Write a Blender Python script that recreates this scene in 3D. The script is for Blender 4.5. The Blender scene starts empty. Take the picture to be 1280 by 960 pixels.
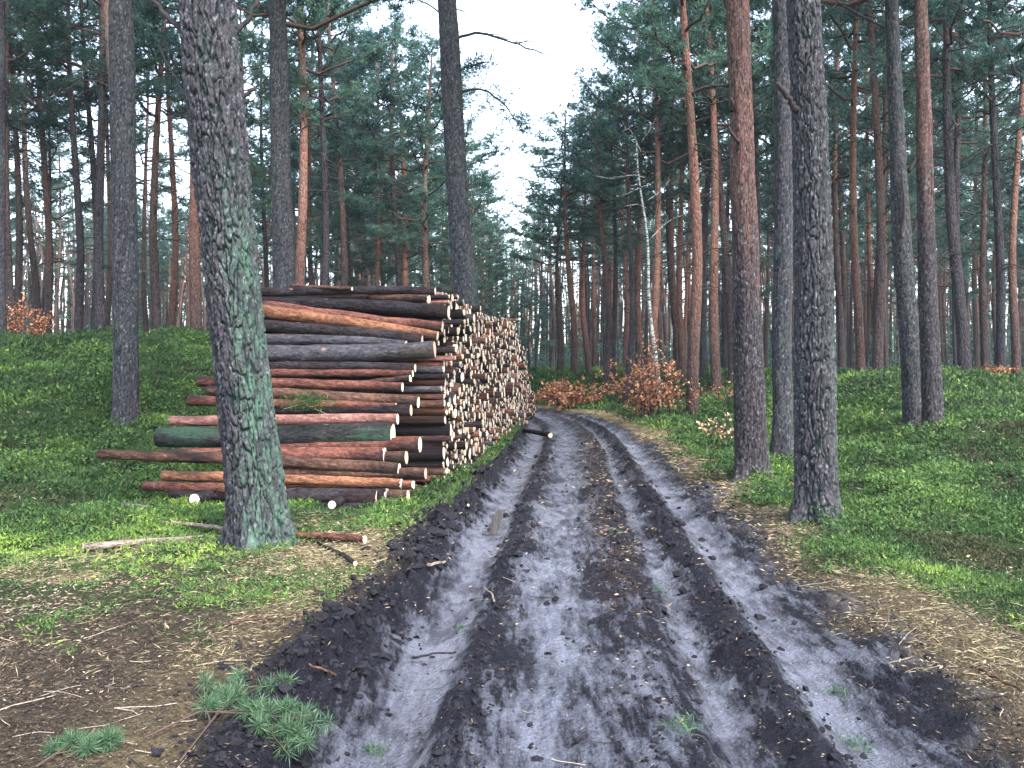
import bpy, math, random
import numpy as np
from mathutils import Vector, Euler, Matrix

random.seed(7)
RNG = np.random.default_rng(7)
SC = bpy.context.scene
COL = SC.collection
PI = math.pi

# ------------------------------------------------------------------ camera, sky, light
F = 1100.0            # focal length in pixels of the 1280 px wide photograph
EYE = 1.6             # eye height in metres
HAZE = 0.00035
HOR = 465.0           # row of the horizon in the photograph
cd = bpy.data.cameras.new("camera")
cam = bpy.data.objects.new("camera", cd)
COL.objects.link(cam)
cam.location = (0, 0, EYE)
cam.rotation_euler = (PI / 2, 0, 0)
cd.sensor_width = 36.0
cd.lens = 36.0 * F / 1280.0
cd.shift_y = -(480.0 - HOR) / 1280.0
cd.clip_start = 0.05
cd.clip_end = 3000
SC.camera = cam

SUN_EL, SUN_AZ = math.radians(50), math.radians(145)
w = bpy.data.worlds.new("World")
SC.world = w
w.use_nodes = True
nt = w.node_tree
nt.nodes.clear()
sky = nt.nodes.new("ShaderNodeTexSky")
sky.sky_type = 'NISHITA'
sky.sun_disc = False
sky.sun_elevation = SUN_EL
sky.sun_rotation = SUN_AZ
sky.air_density = 1.0
sky.dust_density = 1.5
sky.ozone_density = 1.0
hs = nt.nodes.new("ShaderNodeHueSaturation")
hs.inputs["Saturation"].default_value = 0.65
hs.inputs["Value"].default_value = 1.1
bg = nt.nodes.new("ShaderNodeBackground")
bg.inputs["Strength"].default_value = 0.15
wo = nt.nodes.new("ShaderNodeOutputWorld")
nt.links.new(sky.outputs[0], hs.inputs["Color"])
nt.links.new(hs.outputs[0], bg.inputs["Color"])
nt.links.new(bg.outputs[0], wo.inputs["Surface"])

sd_ = bpy.data.lights.new("sun", 'SUN')
sd_.energy = 1.5
sd_.angle = math.radians(16)
sd_.color = (1.0, 0.97, 0.93)
sun = bpy.data.objects.new("sun", sd_)
COL.objects.link(sun)
# direction of the light matches the sky's sun
dx, dy, dz = math.sin(SUN_AZ) * math.cos(SUN_EL), math.cos(SUN_AZ) * math.cos(SUN_EL), math.sin(SUN_EL)
sun.rotation_euler = Vector((dx, dy, dz)).to_track_quat('Z', 'Y').to_euler()
sun.location = (0, 0, 60)

SC.view_settings.view_transform = 'Standard'
SC.view_settings.look = 'None'
SC.view_settings.exposure = 2.6
SC.view_settings.gamma = 1.0
SC.render.engine = 'CYCLES'
SC.cycles.use_denoising = True
SC.cycles.max_bounces = 6
SC.cycles.diffuse_bounces = 4
SC.cycles.glossy_bounces = 2
SC.cycles.transmission_bounces = 3
SC.cycles.volume_bounces = 0
SC.cycles.sample_clamp_indirect = 4.0


# ------------------------------------------------------------------ noise (numpy)
def _hash(ix, iy, seed):
    h = (ix.astype(np.int64) * 374761393 + iy.astype(np.int64) * 668265263 + seed * 1274126177) & 0xFFFFFFFF
    h = ((h ^ (h >> 13)) * 1274126177) & 0xFFFFFFFF
    h = ((h ^ (h >> 16)) * 2246822519) & 0xFFFFFFFF
    return ((h ^ (h >> 15)) & 0xFFFFFF) / float(0xFFFFFF)


def vnoise(x, y, seed=0, wrap=None):
    x = np.asarray(x, float); y = np.asarray(y, float)
    ix = np.floor(x); iy = np.floor(y)
    fx = x - ix; fy = y - iy
    fx = fx * fx * (3 - 2 * fx); fy = fy * fy * (3 - 2 * fy)
    i1 = ix + 1
    if wrap:
        ix = np.mod(ix, wrap); i1 = np.mod(i1, wrap)
    a = _hash(ix, iy, seed); b = _hash(i1, iy, seed)
    c = _hash(ix, iy + 1, seed); d = _hash(i1, iy + 1, seed)
    return (a + (b - a) * fx) * (1 - fy) + (c + (d - c) * fx) * fy


def fbm(x, y, octv=4, seed=0, gain=0.5):
    s = 0.0; a = 1.0; t = 0.0
    for i in range(octv):
        s = s + a * vnoise(x * 2 ** i + 17.3 * i, y * 2 ** i - 9.1 * i, seed + i)
        t += a
        a *= gain
    return s / t            # 0..1


def worley(x, y, seed=0, wrap=None):
    x = np.asarray(x, float); y = np.asarray(y, float)
    ix = np.floor(x); iy = np.floor(y)
    f1 = np.full(x.shape, 9.0); f2 = np.full(x.shape, 9.0); cid = np.zeros(x.shape)
    for ox in (-1, 0, 1):
        for oy in (-1, 0, 1):
            cx = ix + ox; cy = iy + oy
            hx = np.mod(cx, wrap) if wrap else cx
            px = cx + 0.1 + 0.8 * _hash(hx, cy, seed); py = cy + 0.1 + 0.8 * _hash(hx, cy, seed + 51)
            d = np.sqrt((px - x) ** 2 + (py - y) ** 2)
            near = d < f1
            f2 = np.where(near, f1, np.minimum(f2, d))
            cid = np.where(near, _hash(hx, cy, seed + 99), cid)
            f1 = np.where(near, d, f1)
    return f1, f2, cid


def S(a, b, x):
    t = np.clip((np.asarray(x, float) - a) / (b - a), 0, 1)
    return t * t * (3 - 2 * t)


# ------------------------------------------------------------------ the lie of the land
PATH = np.array([(0.15, -14), (0.3, -6), (0.38, 0), (0.5, 3.55), (0.62, 5.5), (1.1, 13), (1.52, 18.5), (1.72, 24), (1.62, 29),
                 (0.95, 34), (-1.2, 38.5), (-5.5, 42.5), (-12, 46), (-30, 52), (-60, 58)], float)


def _smooth_path(P):
    out = []
    for i in range(len(P) - 1):
        p0 = P[max(i - 1, 0)]; p1 = P[i]; p2 = P[i + 1]; p3 = P[min(i + 2, len(P) - 1)]
        for t in np.linspace(0, 1, 5)[:-1]:
            out.append(0.5 * ((2 * p1) + (-p0 + p2) * t + (2 * p0 - 5 * p1 + 4 * p2 - p3) * t ** 2 + (-p0 + 3 * p1 - 3 * p2 + p3) * t ** 3))
    out.append(P[-1])
    return np.array(out)


PATHS = _smooth_path(PATH)


def lateral(x, y):
    """signed distance from the middle of the road (right positive) and the distance along it"""
    x = np.asarray(x, float); y = np.asarray(y, float)
    best = np.full(x.shape, 1e9); sgn = np.zeros(x.shape); along = np.zeros(x.shape)
    acc = 0.0
    for i in range(len(PATHS) - 1):
        a = PATHS[i]; b = PATHS[i + 1]
        d = b - a; L = math.hypot(*d)
        t = np.clip(((x - a[0]) * d[0] + (y - a[1]) * d[1]) / (L * L), 0, 1)
        px = x - (a[0] + d[0] * t); py = y - (a[1] + d[1] * t)
        dist = np.sqrt(px * px + py * py)
        m = dist < best
        best = np.where(m, dist, best)
        sgn = np.where(m, np.sign(d[1] * px - d[0] * py), sgn)
        along = np.where(m, acc + L * t, along)
        acc += L
    return best * np.where(sgn == 0, 1, sgn), along


def bump(s, c, wd):
    return np.exp(-((s - c) / wd) ** 2)


def zones(x, y, s, al):
    """how much of the ground is mud, moss, straw, and pale pressed mud"""
    n = fbm(x * 1.1, y * 1.1, 4, 3) - 0.5
    n2 = fbm(x * 3.1, y * 3.1, 3, 31) - 0.5
    mud = S(-1.95, -1.5, s + n * 0.5 + n2 * 0.2) * (1 - S(1.35, 1.75, s + n * 0.7 + n2 * 0.3))
    edge_r = 1.86 + 0.42 * (1 - S(4, 6.5, y))
    right = S(edge_r - 0.2, edge_r + 0.5, s + n * 1.0 + n2 * 0.5)
    edge_y = 5.85 - 0.10 * (x + 3.5)
    left = S(edge_y - 0.5, edge_y + 0.5, y + n * 2.6 + n2 * 1.0) * (1 - S(-2.0, -1.5, s + n * 0.4))
    straw_spot = np.exp(-(((x + 1.35) / 0.75) ** 2 + ((y - 7.1) / 1.1) ** 2))
    left = left * (1 - 0.92 * straw_spot)
    far_verge = S(17, 24, y) * bump(s, 1.9, 0.7)
    moss = np.clip(np.maximum(left, right), 0, 1) * (1 - 0.6 * far_verge)
    straw = np.clip(straw_spot + 0.75 * S(0.42, 0.68, fbm(x * 0.9, y * 0.9, 3, 37)) * (s < -1.6) * (1 - S(7, 9, y)) + far_verge + 0.45 * bump(s, 2.0, 0.4) + 0.35 * bump(s, -2.0, 0.25), 0, 1)
    pale = 1.0 * bump(s, -1.07, 0.23) + 0.72 * bump(s, -0.36, 0.31) + 0.75 * bump(s, 0.46, 0.10) + 1.0 * bump(s, 1.06, 0.20) \
        + 0.45 * bump(s, 0.15, 0.2) * (1 - S(5, 8, y))
    return mud, moss, straw, np.clip(pale, 0, 1)


def terrain(x, y, fine=True):
    x = np.asarray(x, float); y = np.asarray(y, float)
    s, al = lateral(x, y)
    off = S(1.6, 6.0, np.abs(s))
    hl = 2.25 * S(9, 25, y) * S(3.4, 9.0, -x) * (1 - 0.18 * S(28, 60, y))
    hr = 1.15 * S(9, 26, y) * S(2.6, 9.0, s) * (s > 0)
    h = (np.where(s < 0, hl, 0) + np.where(s > 0, hr, 0)) * off
    h = h + 0.5 * S(35, 80, y) * S(3, 10, np.abs(s))
    # verges
    fx = -1.1 + 0.0864 * (y - 10.0)
    pile = S(8.6, 9.8, y) * (1 - S(31.5, 33.5, y)) * S(-4.9, -3.6, x - fx) * (1 - S(0.15, 0.8, x - fx))
    h = h * (1 - pile * 0.85)
    h = h + 0.16 * S(1.35, 2.0, -s) * (1 - 0.8 * pile) + 0.12 * S(1.3, 2.1, s)
    wob = 0.05 * (fbm(al * 0.8, al * 0 + 3, 2, 8) - 0.5)
    q = s + wob
    ruts = -0.085 * bump(q, -1.07, 0.24) - 0.025 * bump(q, -0.36, 0.26) + 0.05 * S(-0.90, -0.82, q) * (1 - S(-0.7, -0.5, q)) \
        + 0.05 * bump(q, 0.16, 0.16) - 0.05 * bump(q, 0.46, 0.10) + 0.06 * bump(q, 0.76, 0.13) - 0.085 * bump(q, 1.06, 0.2) \
        + 0.11 * bump(q, -1.52, 0.2) * (0.5 + fbm(al * 1.5, s * 0, 2, 12))
    h = h + ruts * (1 - 0.6 * S(25, 45, y))
    if fine:
        mud, moss, straw, pale = zones(x, y, s, al)
        mound = (fbm(x * 0.75, y * 0.75, 3, 21) - 0.5) * 0.34 + (fbm(x * 2.6, y * 2.6, 3, 22) - 0.5) * 0.12
        h = h + mound * S(1.7, 3.2, np.abs(s)) * (0.35 + 0.65 * S(5, 9, y)) * (1 - 0.93 * pile)
        h = h + (fbm(x * 0.31, y * 0.31, 2, 27) - 0.5) * 0.8 * S(3.2, 8, np.abs(s)) * S(9, 16, y) * (1 - pile)
        rough = np.clip(1 - pale * 0.93, 0, 1) * mud
        wx = x + 0.05 * (fbm(x * 9, y * 9, 2, 71) - 0.5); wy = y + 0.05 * (fbm(x * 9, y * 9, 2, 72) - 0.5)
        f1, f2, cid = worley(wx * 8, wy * 6, 5)
        clod = S(0.0, 0.35, f2 - f1) * (cid ** 2.0)
        g1, g2, gid = worley(wx * 20, wy * 15, 6)
        clod2 = S(0.0, 0.4, g2 - g1) * gid ** 1.5
        heavy = S(0.35, 0.65, fbm(x * 1.5, y * 1.1, 3, 77)) + 0.9 * bump(s, -1.52, 0.25) + 0.5 * bump(s, 0.76, 0.15)
        rid = 1 - np.abs(2 * fbm(x * 13, y * 10, 3, 9) - 1)
        h = h + rough * (0.06 * clod * heavy + 0.035 * clod2 * (0.4 + heavy) + 0.045 * (rid - 0.7) * (0.4 + heavy))
        # tread marks pressed across the wheel tracks
        tread = np.sin(al * 42 + 1.6 * np.sin(q * 7)) * bump(q, -0.36, 0.22) * S(0.5, 0.62, fbm(x * 1.3, y * 0.9, 2, 61))
        h = h + 0.007 * tread * mud
        h = h + (1 - rough) * mud * 0.012 * (fbm(x * 14, y * 9, 3, 19) - 0.5)
        h = h + (1 - mud) * (1 - moss) * 0.035 * (fbm(x * 9, y * 9, 4, 14) - 0.5)
        h = h + moss * 0.05 * (fbm(x * 6, y * 6, 3, 15) - 0.5)
    return h


def tz(x, y):
    return float(terrain(np.array([x]), np.array([y]))[0])


def px(x, y, Y):
    """the point at depth Y that the photograph shows at pixel x, y"""
    return Vector(((x - 640) / F * Y, Y, EYE - (y - HOR) / F * Y))


# ------------------------------------------------------------------ mesh and object helpers
def mk(name, V, Fs, mats, midx=None, smooth=True, attrs=None):
    """one mesh from an array of points and one or more arrays of faces (each with its own number of corners)"""
    if not isinstance(Fs, (list, tuple)):
        Fs = [Fs]
    Fs = [np.asarray(f, np.int32) for f in Fs if len(f)]
    me = bpy.data.meshes.new(name)
    V = np.asarray(V, np.float32)
    me.vertices.add(len(V))
    me.vertices.foreach_set("co", V.ravel())
    loops = np.concatenate([f.ravel() for f in Fs])
    tot = np.concatenate([np.full(len(f), f.shape[1], np.int32) for f in Fs])
    start = np.concatenate([[0], np.cumsum(tot)[:-1]]).astype(np.int32)
    me.loops.add(len(loops))
    me.loops.foreach_set("vertex_index", loops)
    me.polygons.add(len(tot))
    me.polygons.foreach_set("loop_start", start)
    me.polygons.foreach_set("loop_total", tot)
    if midx is not None:
        me.polygons.foreach_set("material_index", np.asarray(midx, np.int32))
    me.polygons.foreach_set("use_smooth", np.full(len(tot), smooth, bool))
    for m in (mats if isinstance(mats, (list, tuple)) else [mats]):
        me.materials.append(m)
    for k, a in (attrs or {}).items():
        at = me.attributes.new(k, 'FLOAT', 'POINT')
        at.data.foreach_set("value", np.asarray(a, np.float32))
    me.update(calc_edges=True)
    return me


def link(name, data, parent=None, loc=None, rot=None, scale=None):
    o = bpy.data.objects.new(name, data)
    COL.objects.link(o)
    if parent is not None:
        o.parent = parent
    if loc is not None:
        o.location = loc
    if rot is not None:
        o.rotation_euler = rot
    if scale is not None:
        o.scale = scale
    return o


def tag(o, label=None, cat=None, group=None, kind=None):
    if label: o["label"] = label
    if cat: o["category"] = cat
    if group: o["group"] = group
    if kind: o["kind"] = kind
    return o


def tube(P, R, sides=8, cap=True, phase=0.0):
    P = np.asarray(P, float); R = np.asarray(R, float)
    n = len(P)
    T = np.gradient(P, axis=0)
    T /= np.linalg.norm(T, axis=1)[:, None] + 1e-12
    ref = np.array([0, 0, 1.0]) if abs(T[:, 2]).mean() < 0.8 else np.array([1.0, 0, 0])
    A = np.cross(np.broadcast_to(ref, T.shape), T); A /= np.linalg.norm(A, axis=1)[:, None] + 1e-12
    B = np.cross(T, A)
    th = np.arange(sides) * 2 * PI / sides + phase
    V = P[:, None, :] + R[:, None, None] * (A[:, None, :] * np.cos(th)[None, :, None] + B[:, None, :] * np.sin(th)[None, :, None])
    V = V.reshape(-1, 3)
    i = np.arange(n - 1)[:, None] * sides; j = np.arange(sides)[None, :]; k = (j + 1) % sides
    Q = np.stack([i + j, i + k, i + sides + k, i + sides + j], -1).reshape(-1, 4)
    caps = []
    if cap:
        V = np.vstack([V, P[:1], P[-1:]])
        a = n * sides
        jj = np.arange(sides); kk = (jj + 1) % sides
        caps = np.concatenate([np.stack([np.full(sides, a), kk, jj], -1),
                               np.stack([np.full(sides, a + 1), (n - 1) * sides + jj, (n - 1) * sides + kk], -1)])
    return V, Q, np.asarray(caps, np.int32).reshape(-1, 3)


class Mix:
    """collects pieces of geometry that make up one part"""
    def __init__(self):
        self.V = []; self.Q = []; self.T = []; self.n = 0; self.mq = []; self.mt = []; self.at = []

    def add(self, V, Q=None, T=None, m=0, a=0.0):
        V = np.asarray(V, float)
        if Q is not None and len(Q):
            self.Q.append(np.asarray(Q) + self.n); self.mq.append(np.full(len(Q), m))
        if T is not None and len(T):
            self.T.append(np.asarray(T) + self.n); self.mt.append(np.full(len(T), m))
        self.V.append(V); self.n += len(V)
        self.at.append(np.broadcast_to(np.asarray(a, float), (len(V),)))

    def tube(self, P, R, sides=8, cap=True, m=0, a=0.0):
        V, Q, T = tube(P, R, sides, cap)
        self.add(V, Q, T, m, a)

    def mesh(self, name, mats, smooth=True, attr=None):
        V = np.vstack(self.V)
        Fs = []; mi = []
        if self.Q: Fs.append(np.vstack(self.Q)); mi.append(np.concatenate(self.mq))
        if self.T: Fs.append(np.vstack(self.T)); mi.append(np.concatenate(self.mt))
        return mk(name, V, Fs, mats, np.concatenate(mi), smooth, {attr: np.concatenate(self.at)} if attr else None)


def blades(P, N, L, W, up=0.3, spread=0.0, rng=RNG, droop=0.0, flat=False, tri=False):
    """N leaf blades (diamonds) round each point of P; returns points and quads and the owner of each point"""
    P = np.repeat(np.asarray(P, float), N, axis=0)
    n = len(P)
    L = np.repeat(np.broadcast_to(np.asarray(L, float), (n // N,)), N) * rng.uniform(0.6, 1.25, n)
    W = np.repeat(np.broadcast_to(np.asarray(W, float), (n // N,)), N) * rng.uniform(0.7, 1.2, n)
    if np.ndim(spread) or spread > 0:
        sp = np.repeat(np.broadcast_to(np.asarray(spread, float), (n // N,)), N)
        P = P + rng.normal(0, 1, (n, 3)) * sp[:, None] * np.array([1, 1, 0.4])
    D = rng.normal(0, 1, (n, 3))
    if flat:
        D[:, 2] *= 0.15
    D /= np.linalg.norm(D, axis=1)[:, None]
    D[:, 2] += up
    D /= np.linalg.norm(D, axis=1)[:, None]
    R_ = rng.normal(0, 1, (n, 3))
    Sd = np.cross(D, R_); Sd /= np.linalg.norm(Sd, axis=1)[:, None] + 1e-9
    mid = P + D * (L * 0.5)[:, None]
    tip = P + D * L[:, None]
    tip[:, 2] -= droop * L
    if tri:         # a plain pointed blade
        V = np.stack([P - Sd * W[:, None], P + Sd * W[:, None], tip], 1).reshape(-1, 3)
        return V, np.arange(n * 3).reshape(-1, 3), n
    V = np.stack([P, mid - Sd * W[:, None], tip, mid + Sd * W[:, None]], 1).reshape(-1, 3)
    Q = np.arange(n * 4).reshape(-1, 4)
    return V, Q, n


# ------------------------------------------------------------------ materials
class NT:
    def __init__(self, name, rough=0.8, spec=0.3):
        self.m = bpy.data.materials.new(name)
        self.m.use_nodes = True
        self.t = self.m.node_tree
        self.b = self.t.nodes["Principled BSDF"]
        self.b.inputs["Roughness"].default_value = rough
        self.b.inputs["Specular IOR Level"].default_value = spec

    def n(self, typ, **kw):
        x = self.t.nodes.new(typ)
        for k, v in kw.items():
            setattr(x, k, v)
        return x

    def put(self, sock, v):
        if hasattr(v, "is_output"):
            self.t.links.new(v, sock)
        elif isinstance(v, (tuple, list)) and len(v) == 3 and sock.type == 'RGBA':
            sock.default_value = (*v, 1)
        else:
            sock.default_value = v

    def coord(self, which="Object", scale=(1, 1, 1)):
        c = self.n("ShaderNodeTexCoord")
        mp = self.n("ShaderNodeMapping")
        mp.inputs["Scale"].default_value = scale
        self.t.links.new(c.outputs[which], mp.inputs["Vector"])
        return mp.outputs[0]

    def noise(self, vec, scale, detail=4, rough=0.55, dist=0.0):
        x = self.n("ShaderNodeTexNoise")
        self.put(x.inputs["Vector"], vec)
        x.inputs["Scale"].default_value = scale
        x.inputs["Detail"].default_value = detail
        x.inputs["Roughness"].default_value = rough
        x.inputs["Distortion"].default_value = dist
        return x.outputs[0]

    def voro(self, vec, scale, feature='DISTANCE_TO_EDGE', out=0):
        x = self.n("ShaderNodeTexVoronoi", feature=feature)
        self.put(x.inputs["Vector"], vec)
        x.inputs["Scale"].default_value = scale
        return x.outputs[out]

    def ramp(self, fac, *stops):
        x = self.n("ShaderNodeValToRGB")
        self.put(x.inputs[0], fac)
        e = x.color_ramp.elements
        while len(e) < len(stops):
            e.new(0.5)
        for el, (p, c) in zip(e, stops):
            el.position = p
            el.color = (*c, 1) if isinstance(c, (tuple, list)) else (c, c, c, 1)
        return x.outputs[0]

    def mix(self, fac, a, b, mode='MIX'):
        x = self.n("ShaderNodeMix", data_type='RGBA', blend_type=mode)
        self.put(x.inputs[0], fac); self.put(x.inputs[6], a); self.put(x.inputs[7], b)
        return x.outputs[2]

    def math(self, op, a, b=0.0, clamp=False):
        x = self.n("ShaderNodeMath", operation=op, use_clamp=clamp)
        self.put(x.inputs[0], a); self.put(x.inputs[1], b)
        return x.outputs[0]

    def attr(self, name):
        x = self.n("ShaderNodeAttribute", attribute_name=name)
        return x.outputs["Fac"]

    def random(self):
        return self.n("ShaderNodeObjectInfo").outputs["Random"]

    def bump(self, h, dist=0.01, strength=1.0):
        x = self.n("ShaderNodeBump")
        x.inputs["Distance"].default_value = dist
        x.inputs["Strength"].default_value = strength
        self.put(x.inputs["Height"], h)
        self.t.links.new(x.outputs[0], self.b.inputs["Normal"])

    def color(self, c):
        self.put(self.b.inputs["Base Color"], c)

    def translucent(self, c, amt):
        tr = self.n("ShaderNodeBsdfTranslucent")
        self.put(tr.inputs[0], c)
        mx = self.n("ShaderNodeMixShader")
        mx.inputs[0].default_value = amt
        out = self.t.nodes["Material Output"]
        self.t.links.new(self.b.outputs[0], mx.inputs[1])
        self.t.links.new(tr.outputs[0], mx.inputs[2])
        self.t.links.new(mx.outputs[0], out.inputs["Surface"])


def bark_mat(name, low_a, low_b, high_a, high_b, z0, z1):
    """pine bark: thick grey plates low down, thin orange flakes higher up"""
    k = NT(name, 0.95, 0.06)
    v = k.coord("Object", (1, 1, 0.32))
    rnd = k.random()
    pl = k.voro(v, 15.0)
    cell = k.voro(v, 15.0, 'F1', 1)
    n = k.noise(v, 34, 5, 0.65)
    n2 = k.noise(v, 3.0, 3)
    lo = k.mix(k.ramp(n, (0.3, 0.0), (0.72, 1.0)), low_a, low_b)
    hi = k.mix(k.ramp(n, (0.3, 0.0), (0.72, 1.0)), high_a, high_b)
    x = k.n("ShaderNodeSeparateXYZ")
    k.t.links.new(k.coord("Object"), x.inputs[0])
    z = k.math('ADD', x.outputs[2], k.math('MULTIPLY', k.math('SUBTRACT', n2, 0.5), 4.0))
    z = k.math('ADD', z, k.math('MULTIPLY', k.math('SUBTRACT', rnd, 0.5), 3.0))
    mr = k.n("ShaderNodeMapRange")
    k.put(mr.inputs[0], z); mr.inputs[1].default_value = z0; mr.inputs[2].default_value = z1
    c = k.mix(mr.outputs[0], lo, hi)
    g = k.n("ShaderNodeSeparateColor"); k.put(g.inputs[0], cell)
    c = k.mix(0.45, c, k.mix(g.outputs[0], (0.45, 0.45, 0.47), (1.25, 1.2, 1.2)), 'MULTIPLY')
    alg = k.math('MULTIPLY', k.ramp(k.noise(v, 1.3, 3), (0.5, 0.0), (0.68, 1.0)), 0.35)
    c = k.mix(alg, c, (0.07, 0.10, 0.085))
    k.color(c)
    k.bump(k.math('ADD', k.ramp(pl, (0.0, 0.0), (0.22, 1.0)), k.math('MULTIPLY', n, 0.5)), 0.03, 0.9)
    return k.m


BARK = {
    'grey': bark_mat("bark_grey", (0.015, 0.0135, 0.016), (0.066, 0.057, 0.064), (0.07, 0.045, 0.040), (0.17, 0.115, 0.098), 8, 14),
    'brown': bark_mat("bark_brown", (0.022, 0.017, 0.017), (0.092, 0.070, 0.068), (0.085, 0.048, 0.038), (0.20, 0.120, 0.095), 3.5, 9),
    'red': bark_mat("bark_red", (0.030, 0.019, 0.018), (0.110, 0.072, 0.064), (0.115, 0.055, 0.040), (0.26, 0.142, 0.108), 1.0, 6.0),
    'dark': bark_mat("bark_dark", (0.016, 0.015, 0.018), (0.062, 0.057, 0.066), (0.028, 0.023, 0.026), (0.09, 0.072, 0.074), 9, 15),
}


def near_bark_mat(name, c_a, c_b, furrow, algae, hi_a=None, hi_b=None):
    """bark of the trees close by: the plates are real relief, attributes say where plate, furrow and algae are"""
    k = NT(name, 0.92, 0.08)
    v = k.coord("Object", (1, 1, 0.45))
    n = k.noise(v, 42, 6, 0.7)
    n2 = k.noise(v, 9, 4, 0.6)
    c = k.mix(k.ramp(n, (0.28, 0.0), (0.72, 1.0)), c_a, c_b)
    if hi_a:
        hi = k.mix(k.ramp(n, (0.28, 0.0), (0.72, 1.0)), hi_a, hi_b)
        c = k.mix(k.attr("high"), c, hi)
    c = k.mix(0.55, c, k.mix(k.attr("plate_id"), (0.5, 0.5, 0.52), (1.35, 1.3, 1.28)), 'MULTIPLY')
    c = k.mix(k.math('MULTIPLY', k.ramp(k.noise(k.coord("Object", (1, 1, .6)), 26, 4, .7), (0.56, 0.0), (0.66, 1.0)), 0.6), c, (0.22, 0.22, 0.24))
    c = k.mix(k.math('SUBTRACT', 1.0, k.attr("plate"), True), c, furrow)
    st = k.noise(k.coord("Object", (1, 1, 0.16)), 30, 4, 0.65)
    al = k.math('MULTIPLY', k.attr("algae"), k.ramp(k.math('ADD', k.math('MULTIPLY', st, 0.7), k.math('MULTIPLY', n2, 0.3)), (0.44, 0.04), (0.60, 1.0)), True)
    al = k.math('MULTIPLY', al, k.math('ADD', 0.25, k.math('MULTIPLY', k.attr("plate"), 0.75)))
    c = k.mix(al, c, k.mix(n2, algae, tuple(x * 1.9 for x in algae)))
    k.color(c)
    k.bump(k.math('ADD', n, k.math('MULTIPLY', n2, 0.6)), 0.012, 0.9)
    return k.m


NB_A = near_bark_mat("bark_plates_mossy", (0.011, 0.010, 0.012), (0.074, 0.067, 0.077), (0.006, 0.015, 0.016), (0.040, 0.080, 0.054))
NB_B = near_bark_mat("bark_plates_grey", (0.0125, 0.011, 0.013), (0.080, 0.073, 0.081), (0.0065, 0.016, 0.017), (0.045, 0.068, 0.052))
NB_C = near_bark_mat("bark_plates_red", (0.015, 0.0125, 0.0145), (0.068, 0.057, 0.063), (0.009, 0.010, 0.011), (0.04, 0.06, 0.05), (0.052, 0.028, 0.024), (0.140, 0.078, 0.064))


def leaf_mat(name, cols, rough=0.6, trans=0.25, attr="tint", objrand=0.15):
    k = NT(name, rough, 0.25)
    t = k.attr(attr)
    stops = [(i / (len(cols) - 1), c) for i, c in enumerate(cols)]
    c = k.ramp(t, *stops)
    if objrand:
        r = k.random()
        c = k.mix(1.0, c, k.mix(r, (1 - objrand * 1.6, 1 - objrand, 1 - objrand * .6), (1 + objrand, 1 + objrand, 1 + objrand * .6)), 'MULTIPLY')
    k.color(c)
    if trans:
        k.translucent(c, trans)
    return k.m


M_NEEDLE = leaf_mat("pine_needles", [(0.026, 0.068, 0.058), (0.060, 0.125, 0.100), (0.105, 0.185, 0.132)], 0.5, 0.45, objrand=0.28)
M_SPRIG = leaf_mat("fresh_needles", [(0.022, 0.055, 0.028), (0.055, 0.115, 0.058), (0.14, 0.21, 0.11)], 0.5, 0.25, objrand=0)
M_MOSS = leaf_mat("moss_leaves", [(0.052, 0.050, 0.022), (0.017, 0.040, 0.014), (0.048, 0.100, 0.028), (0.115, 0.190, 0.042), (0.30, 0.42, 0.055)], 0.7, 0.3, objrand=0)
M_BEECH = leaf_mat("beech_leaves", [(0.11, 0.040, 0.022), (0.36, 0.135, 0.062), (0.62, 0.33, 0.19)], 0.6, 0.35, objrand=0.12)
M_PALE_LEAF = leaf_mat("pale_leaves", [(0.30, 0.17, 0.09), (0.5, 0.33, 0.18), (0.68, 0.52, 0.34)], 0.6, 0.35, objrand=0)
M_STRAW = leaf_mat("dry_grass", [(0.10, 0.075, 0.035), (0.26, 0.21, 0.11), (0.50, 0.42, 0.25)], 0.7, 0.2, objrand=0)
M_LITTER = leaf_mat("litter", [(0.022, 0.015, 0.011), (0.085, 0.060, 0.040), (0.22, 0.17, 0.115), (0.42, 0.35, 0.26)], 0.8, 0.0, objrand=0)
M_GRASS = leaf_mat("green_grass", [(0.020, 0.045, 0.015), (0.055, 0.105, 0.028), (0.17, 0.20, 0.065)], 0.6, 0.25, objrand=0)


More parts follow.
